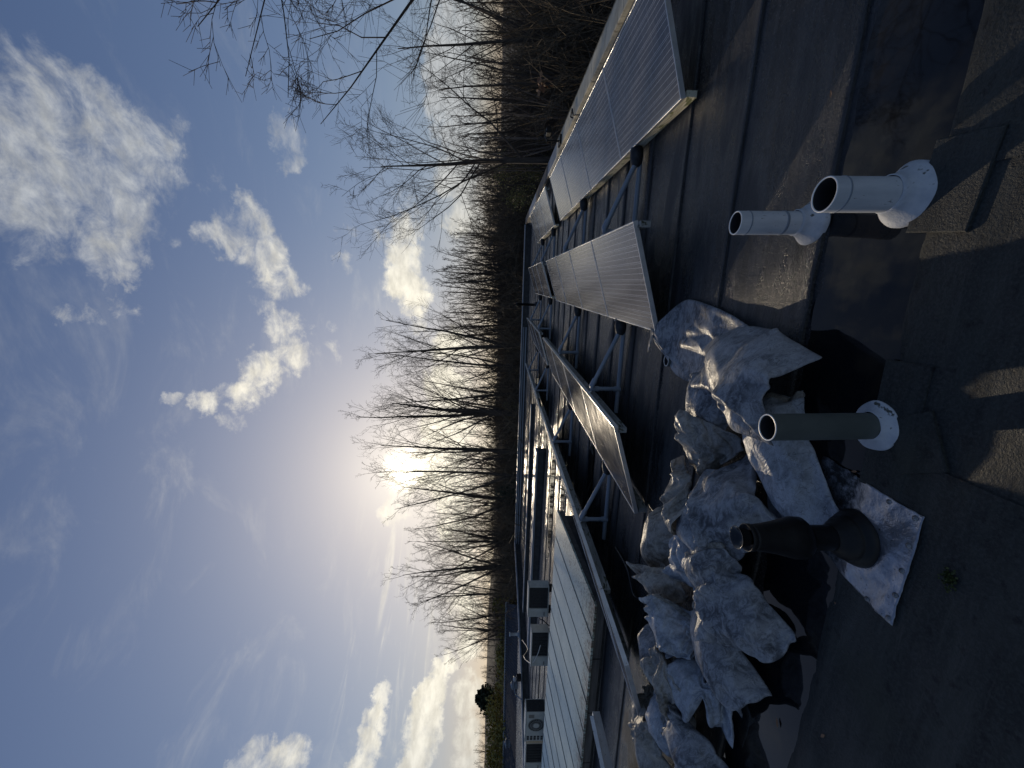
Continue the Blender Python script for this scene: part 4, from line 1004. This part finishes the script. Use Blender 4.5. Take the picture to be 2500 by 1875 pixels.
# ------------------------------------------------------------------ heap of crumpled woven sacks
# A few sacks are settled with the cloth solver, each alone on its fill; they are then laid one by one onto the heap,
# every sack taking the height of what already lies below it.
SHAPES = [   # length, width, initial crumple, tied row, fill lumps (x, y, z, rx, ry, rz)
 (1.10, 0.84, 0.88, None, [(0, 0, .17, .30, .23, .19)]),
 (1.10, 0.80, 0.82, None, [(.03, 0, .14, .28, .17, .18)]),
 (1.25, 0.82, 0.64, None, [(0, 0, .12, .17, .15, .15)]),
 (1.20, 0.82, 0.70, None, [(.05, 0, .17, .20, .17, .18)]),
 (1.25, 0.86, 0.74, 0.55, [(-.14, 0, .15, .24, .2, .18)]),
 (1.12, 0.76, 0.84, None, [(-.14, 0, .09, .23, .2, .13), (.18, .02, .06, .18, .16, .10)]),
 (1.25, 0.72, 0.60, None, [(0, 0, .18, .14, .12, .20)]),
 (1.15, 0.84, 0.78, None, [(0, 0, .13, .27, .21, .16)]),
 (1.60, 0.78, 0.93, 0.93, [(-.40, .02, .16, .30, .23, .19), (0.0, .02, .11, .25, .2, .14)]),   # the one tied to the panel
]
HEAP = [     # label, shape, x, y, turn, size, mirrored, material
 ('beige sack standing at the back of the heap, pointing at the edge-on row', 1, -2.10, 3.02, 2.85, 0.95, 1, 'sack_tan'),
 ('rounded grey sack between the tied sack and the tightly crumpled one', 7, -0.80, 2.70, 0.9, 0.78, -1, 'sack_grey'),
 ('dark sack buried under the folds in the middle of the heap', 7, -1.66, 2.32, 0.3, 0.95, 1, 'sack_grey'),
 ('limp grey sack at the back, beside the end of the rail', 3, -3.02, 2.72, 1.2, 0.95, -1, 'sack_grey'),
 ('crumpled sack low between the limp sack and the far-left ones', 2, -3.46, 2.52, 0.5, 1.0, 1, 'sack_white'),
 ('smooth bluish-white sack right behind the olive-grey pipe', 5, -0.88, 1.98, 3.72, 0.84, 1, 'sack_white'),
 ('broad dark-speckled sack lying behind the black vent', 0, -1.34, 2.20, 2.6, 0.90, 1, 'sack_grey'),
 ('tightly crumpled dirty sack next to the rounded grey one', 2, -1.08, 2.62, 2.2, 0.85, -1, 'sack_tan'),
 ('sack hanging in folds over the middle of the heap', 3, -1.48, 2.56, 1.35, 0.90, 1, 'sack_tan'),
 ('stained sack stuffed upright between the beige sack and the looped one', 6, -2.36, 2.80, 2.0, 0.9, -1, 'sack_tan'),
 ('big creased sack tucked half under the fat grey one', 7, -2.24, 2.08, 4.2, 0.95, -1, 'sack_grey'),
 ('thin pale sack crumpled in the centre of the heap', 2, -1.92, 2.54, 0.6, 0.90, 1, 'sack_white'),
 ('fat grey sack with a pointed corner reaching furthest towards the water', 0, -1.80, 1.98, 4.15, 0.82, -1, 'sack_grey'),
 ('tied sack with radiating pleats at the lower left of the heap', 4, -2.78, 2.20, 5.2, 0.85, 1, 'sack_white'),
 ('pale sack folded into upright loops on top of the heap', 6, -2.52, 2.50, 0.2, 0.95, 1, 'sack_white'),
 ('sack with a pointed corner lying lowest at the left of the heap', 1, -3.18, 2.16, 4.6, 0.90, -1, 'sack_grey'),
 ('small pale sack at the far left of the heap, nearest the rail', 4, -3.86, 2.98, 0.4, 0.72, -1, 'sack_tan'),
 ('long limp sack at the left edge of the heap', 1, -3.94, 2.58, 0.5, 0.95, 1, 'sack_tan'),
 ('scrap of pale sack poking out lowest at the photo edge', 3, -3.56, 2.08, 5.6, 0.72, 1, 'sack_white'),
 ('crumpled grey sack bridging the looped sack and the pleated one', 2, -2.98, 2.46, 2.6, 0.85, -1, 'sack_tan'),
]
GH, GW, NFR = 42, 28, 46
def cloth_sack(spec, seed, hang=None, yaw=0.0, at=(0.0, 0.0)):
    L, Wd, cr, tie, lumps = spec; H, W = GH, GW
    rs = np.random.RandomState(seed); c, si = math.cos(yaw), math.sin(yaw)
    a = np.linspace(-.5, .5, H)[:, None]*np.ones((1, W)); b = np.linspace(-.5, .5, W)[None, :]*np.ones((H, 1))
    def waves(k, n):
        o = np.zeros((H, W))
        for _ in range(n): o += np.sin(rs.normal(0, k)*a+rs.normal(0, k)*b+rs.uniform(0, 6.28))
        return o/math.sqrt(n)
    idx0 = np.arange(H*W).reshape(H, W); idx1 = idx0.copy(); idx1[1:-1, 1:-1] = H*W+np.arange((H-2)*(W-2)).reshape(H-2, W-2)
    F = []
    for A, up in ((idx0, True), (idx1, False)):
        q = np.stack([A[:-1, :-1], A[1:, :-1], A[1:, 1:], A[:-1, 1:]], -1).reshape(-1, 4); F.append(q[:, ::-1] if up else q)
    F = np.concatenate(F).tolist()
    amp = 1.02-cr; t = a+.5
    edge = (np.minimum(a+.5, .5-a)*2).clip(0, 1)**.5*(np.minimum(b+.5, .5-b)*2).clip(0, 1)**.5
    g = 1-0.86*np.exp(-((t-tie)/.07)**2) if tie else np.ones((H, W))
    bumps = (amp*.11+.003)*waves(9, 5)+(amp*.035+.003)*waves(20, 6); X = []; RX = []
    for lay in (0, 1):
        u = a*L*(cr if cr > .8 else cr*.86)+amp*.05*waves(6, 4); v = (b*Wd*(.35+.65*cr)+amp*.05*waves(6, 4))*g
        z = (.07 if lay == 0 else -.07)*edge*np.clip(g, .2, 1)+bumps*(.35+.65*edge)
        X.append(np.stack([at[0]+u*c-v*si, at[1]+u*si+v*c, .30+z], -1)); RX.append(np.stack([a*L, b*Wd, (.003 if lay == 0 else -.003)*(edge > 0)], -1))
    def pack(S): return np.concatenate([S[0].reshape(-1, 3), S[1][1:-1, 1:-1].reshape(-1, 3)]).astype(np.float32)
    V, RV = pack(X), pack(RX)
    pins = None
    if hang is not None:
        rows = np.where(t[:, 0] > tie-.03)[0]; pins = sorted(set(idx0[rows].ravel().tolist()+idx1[rows].ravel().tolist()))
        d = np.array(hang)-V[idx0[rows[0]]].mean(0); wt = np.clip((t-0.35)/(tie-.38), 0, 1); sh = np.zeros(len(V))
        for idx in (idx0, idx1): sh[idx] = wt
        V += (sh[:, None]*d).astype(np.float32)
    tmp = []
    def collider(name, vs, fs, fr, loc=(0, 0, 0), rz=0.0):
        me = bpy.data.meshes.new(name); me.from_pydata(vs, [], fs); o = bpy.data.objects.new(name, me); COL.objects.link(o)
        o.location = loc; o.rotation_euler = (0, 0, rz); o.modifiers.new('collision', 'COLLISION')
        o.collision.thickness_outer = 0.006; o.collision.cloth_friction = fr; o.collision.damping = 0.6; tmp.append(o)
    x0, y0 = at
    collider('settling_floor', [(x0-4, y0-4, 0), (x0+4, y0-4, 0), (x0+4, y0+4, 0), (x0-4, y0+4, 0)], [(0, 1, 2, 3)], 20)
    for (lx, ly, lz, rx, ry, rz) in lumps:
        vs = []; fs = []; n1, n2 = 12, 20; sd = rs.uniform(0, 50)
        for i in range(n1+1):
            th = math.pi*i/n1
            for k in range(n2):
                q = Vector((math.sin(th)*math.cos(2*math.pi*k/n2), math.sin(th)*math.sin(2*math.pi*k/n2), math.cos(th)))
                r = 1+0.22*mn.fractal(q*1.6+Vector((sd, sd, sd)), 1, 2, 3); vs.append((q.x*r*rx*.92, q.y*r*ry*.92, q.z*r*rz*.95))
        for i in range(n1):
            for k in range(n2): fs.append((i*n2+k, (i+1)*n2+k, (i+1)*n2+(k+1) % n2, i*n2+(k+1) % n2))
        collider('settling_fill', vs, fs, 8, (x0+lx*c-ly*si, y0+lx*si+ly*c, lz), yaw)
    me = bpy.data.meshes.new('settling_sack'); me.from_pydata(V.tolist(), [], F); o = bpy.data.objects.new('settling_sack', me); COL.objects.link(o); tmp.append(o)
    o.shape_key_add(name='Basis'); k = o.shape_key_add(name='Rest'); k.data.foreach_set('co', RV.ravel())
    m = o.modifiers.new('cloth', 'CLOTH'); st = m.settings; cs = m.collision_settings
    st.quality = 5; st.mass = .25; st.tension_stiffness = 20; st.compression_stiffness = 18; st.shear_stiffness = 6; st.bending_stiffness = .055; st.air_damping = 1.5
    st.tension_damping = 8; st.compression_damping = 8; st.shear_damping = 6; st.bending_damping = .5; st.rest_shape_key = k
    cs.distance_min = .006; cs.use_self_collision = True; cs.self_distance_min = .006; cs.collision_quality = 3; cs.self_friction = 4
    if pins:
        vg = o.vertex_groups.new(name='pin'); vg.add(pins, 1.0, 'REPLACE'); st.vertex_group_mass = 'pin'
    scene.frame_start = 1; scene.frame_end = NFR; m.point_cache.frame_start = 1; m.point_cache.frame_end = NFR
    for fr in range(1, NFR+1): scene.frame_set(fr)
    ev = o.evaluated_get(bpy.context.evaluated_depsgraph_get()); m2 = ev.to_mesh(); co = np.zeros(len(m2.vertices)*3, dtype=np.float32)
    m2.vertices.foreach_get('co', co); co = co.reshape(-1, 3).astype(np.float64); ev.to_mesh_clear()
    for q in tmp: bpy.data.objects.remove(q)
    scene.frame_set(1); scene.frame_end = 1
    return co, F
hid = [o for o in COL.objects if o.type == 'MESH']
shapes = [cloth_sack(s, 100+i) for i, s in enumerate(SHAPES[:8])]
# heap heights on a 2 cm grid
HX0, HY0, HS, HNX, HNY = -5.2, 1.0, 0.02, 280, 150
heap = np.zeros((HNY, HNX))
def blur(Z, n):
    for _ in range(n):
        Zp = np.pad(Z, 1, mode='edge'); Z = (Zp[1:-1, :-2]+Zp[1:-1, 2:]+Zp[:-2, 1:-1]+Zp[2:, 1:-1]+2*Zp[1:-1, 1:-1])/6
    return Z
def lay_down(co, F, label, mat):
    global heap
    ix = ((co[:, 0]-HX0)/HS).astype(int).clip(0, HNX-1); iy = ((co[:, 1]-HY0)/HS).astype(int).clip(0, HNY-1)
    base = blur(heap, 10); co = co.copy(); co[:, 2] = np.maximum(co[:, 2]*(1-0.35*(base[iy, ix] > .12)), .004)+0.86*base[iy, ix]
    top = np.zeros_like(heap); np.maximum.at(top, (iy, ix), co[:, 2])
    tp = np.pad(top, 1); top = np.max([tp[1:-1, 1:-1], tp[:-2, 1:-1], tp[2:, 1:-1], tp[1:-1, :-2], tp[1:-1, 2:]], 0); heap = np.maximum(heap, top)
    c = co.mean(0); c[2] = 0
    me = bpy.data.meshes.new('sack'); me.from_pydata((co-c).tolist(), [], F); me.update()
    me.polygons.foreach_set('use_smooth', [True]*len(me.polygons)); me.materials.append(M[mat])
    o = bpy.data.objects.new('sack', me); COL.objects.link(o); o.location = c
    m = o.modifiers.new('smooth', 'SUBSURF'); m.levels = 1; m.render_levels = 1
    tag(o, label, 'sack', 'woven plastic sacks heaped by the panels')
    # doubled hem along the open end: a strip that follows the upper sheet
    T = (co-c)[:GH*GW].reshape(GH, GW, 3); n = np.cross(np.gradient(T, axis=0), np.gradient(T, axis=1)); n /= np.linalg.norm(n, axis=-1, keepdims=True)+1e-9
    n *= -1 if F[0][0] > F[0][-1] else 1
    cen = (co-c).mean(0)
    if (n*(T-cen)).sum() < 0: n = -n
    r0 = 1 if len(label) % 2 else GH-4
    hv = np.concatenate([(T[r0+j]+n[r0+j]*0.0035) for j in range(3)])
    hf = [(j*GW+i, j*GW+i+1, (j+1)*GW+i+1, (j+1)*GW+i) for j in range(2) for i in range(GW-1)]
    hm = bpy.data.meshes.new('hem'); hm.from_pydata(hv.tolist(), [], hf); hm.update(); hm.polygons.foreach_set('use_smooth', [True]*len(hf)); hm.materials.append(M['sack_tan'])
    ho = bpy.data.objects.new('hem', hm); COL.objects.link(ho); ho.parent = o
    m = ho.modifiers.new('smooth', 'SUBSURF'); m.levels = 1; m.render_levels = 1
    m = ho.modifiers.new('thickness', 'SOLIDIFY'); m.thickness = 0.003; m.offset = 0
for (label, k, x, y, rz, sc_, mir, mat) in HEAP:
    co, F = shapes[k]; p = co*sc_; p[:, 1] *= mir; c, s_ = math.cos(rz), math.sin(rz)
    q = p.copy(); q[:, 0] = x+p[:, 0]*c-p[:, 1]*s_; q[:, 1] = y+p[:, 0]*s_+p[:, 1]*c
    lay_down(q, F if mir > 0 else [f[::-1] for f in F], label, mat)
co, F = cloth_sack(SHAPES[8], 122, hang=(-.415, 3.69, .15), yaw=1.50, at=(-0.44, 2.42))
lay_down(co, F, 'dark-stained sack tied to the corner of the nearest middle panel', 'sack_grey')
# crumpled clear polythene caught between the sacks
co, F = shapes[6]; q = co*0.42; q[:, 0] += -2.62; q[:, 1] += 2.92
lay_down(q, F, 'scrap', 'sack_white')
pe = [o for o in COL.objects if o.get('label') == 'scrap'][0]
for ch in list(pe.children): bpy.data.objects.remove(ch)
pm, PN, pb = new_mat('clear_polythene')
pb.inputs['Base Color'].default_value = (0.75, 0.77, 0.78, 1); pb.inputs['Roughness'].default_value = 0.10; pb.inputs['Transmission Weight'].default_value = 0.75; pb.inputs['IOR'].default_value = 1.2
pe.data.materials[0] = pm; pe.name = 'polythene_sheet'; pe.data.name = 'polythene_sheet'; del pe['group']
tag(pe, 'crumpled shiny clear polythene caught between the sacks beside the beige one', 'plastic sheet')
for o in list(bpy.data.objects):
    if 'org' in o.keys(): del o['org']
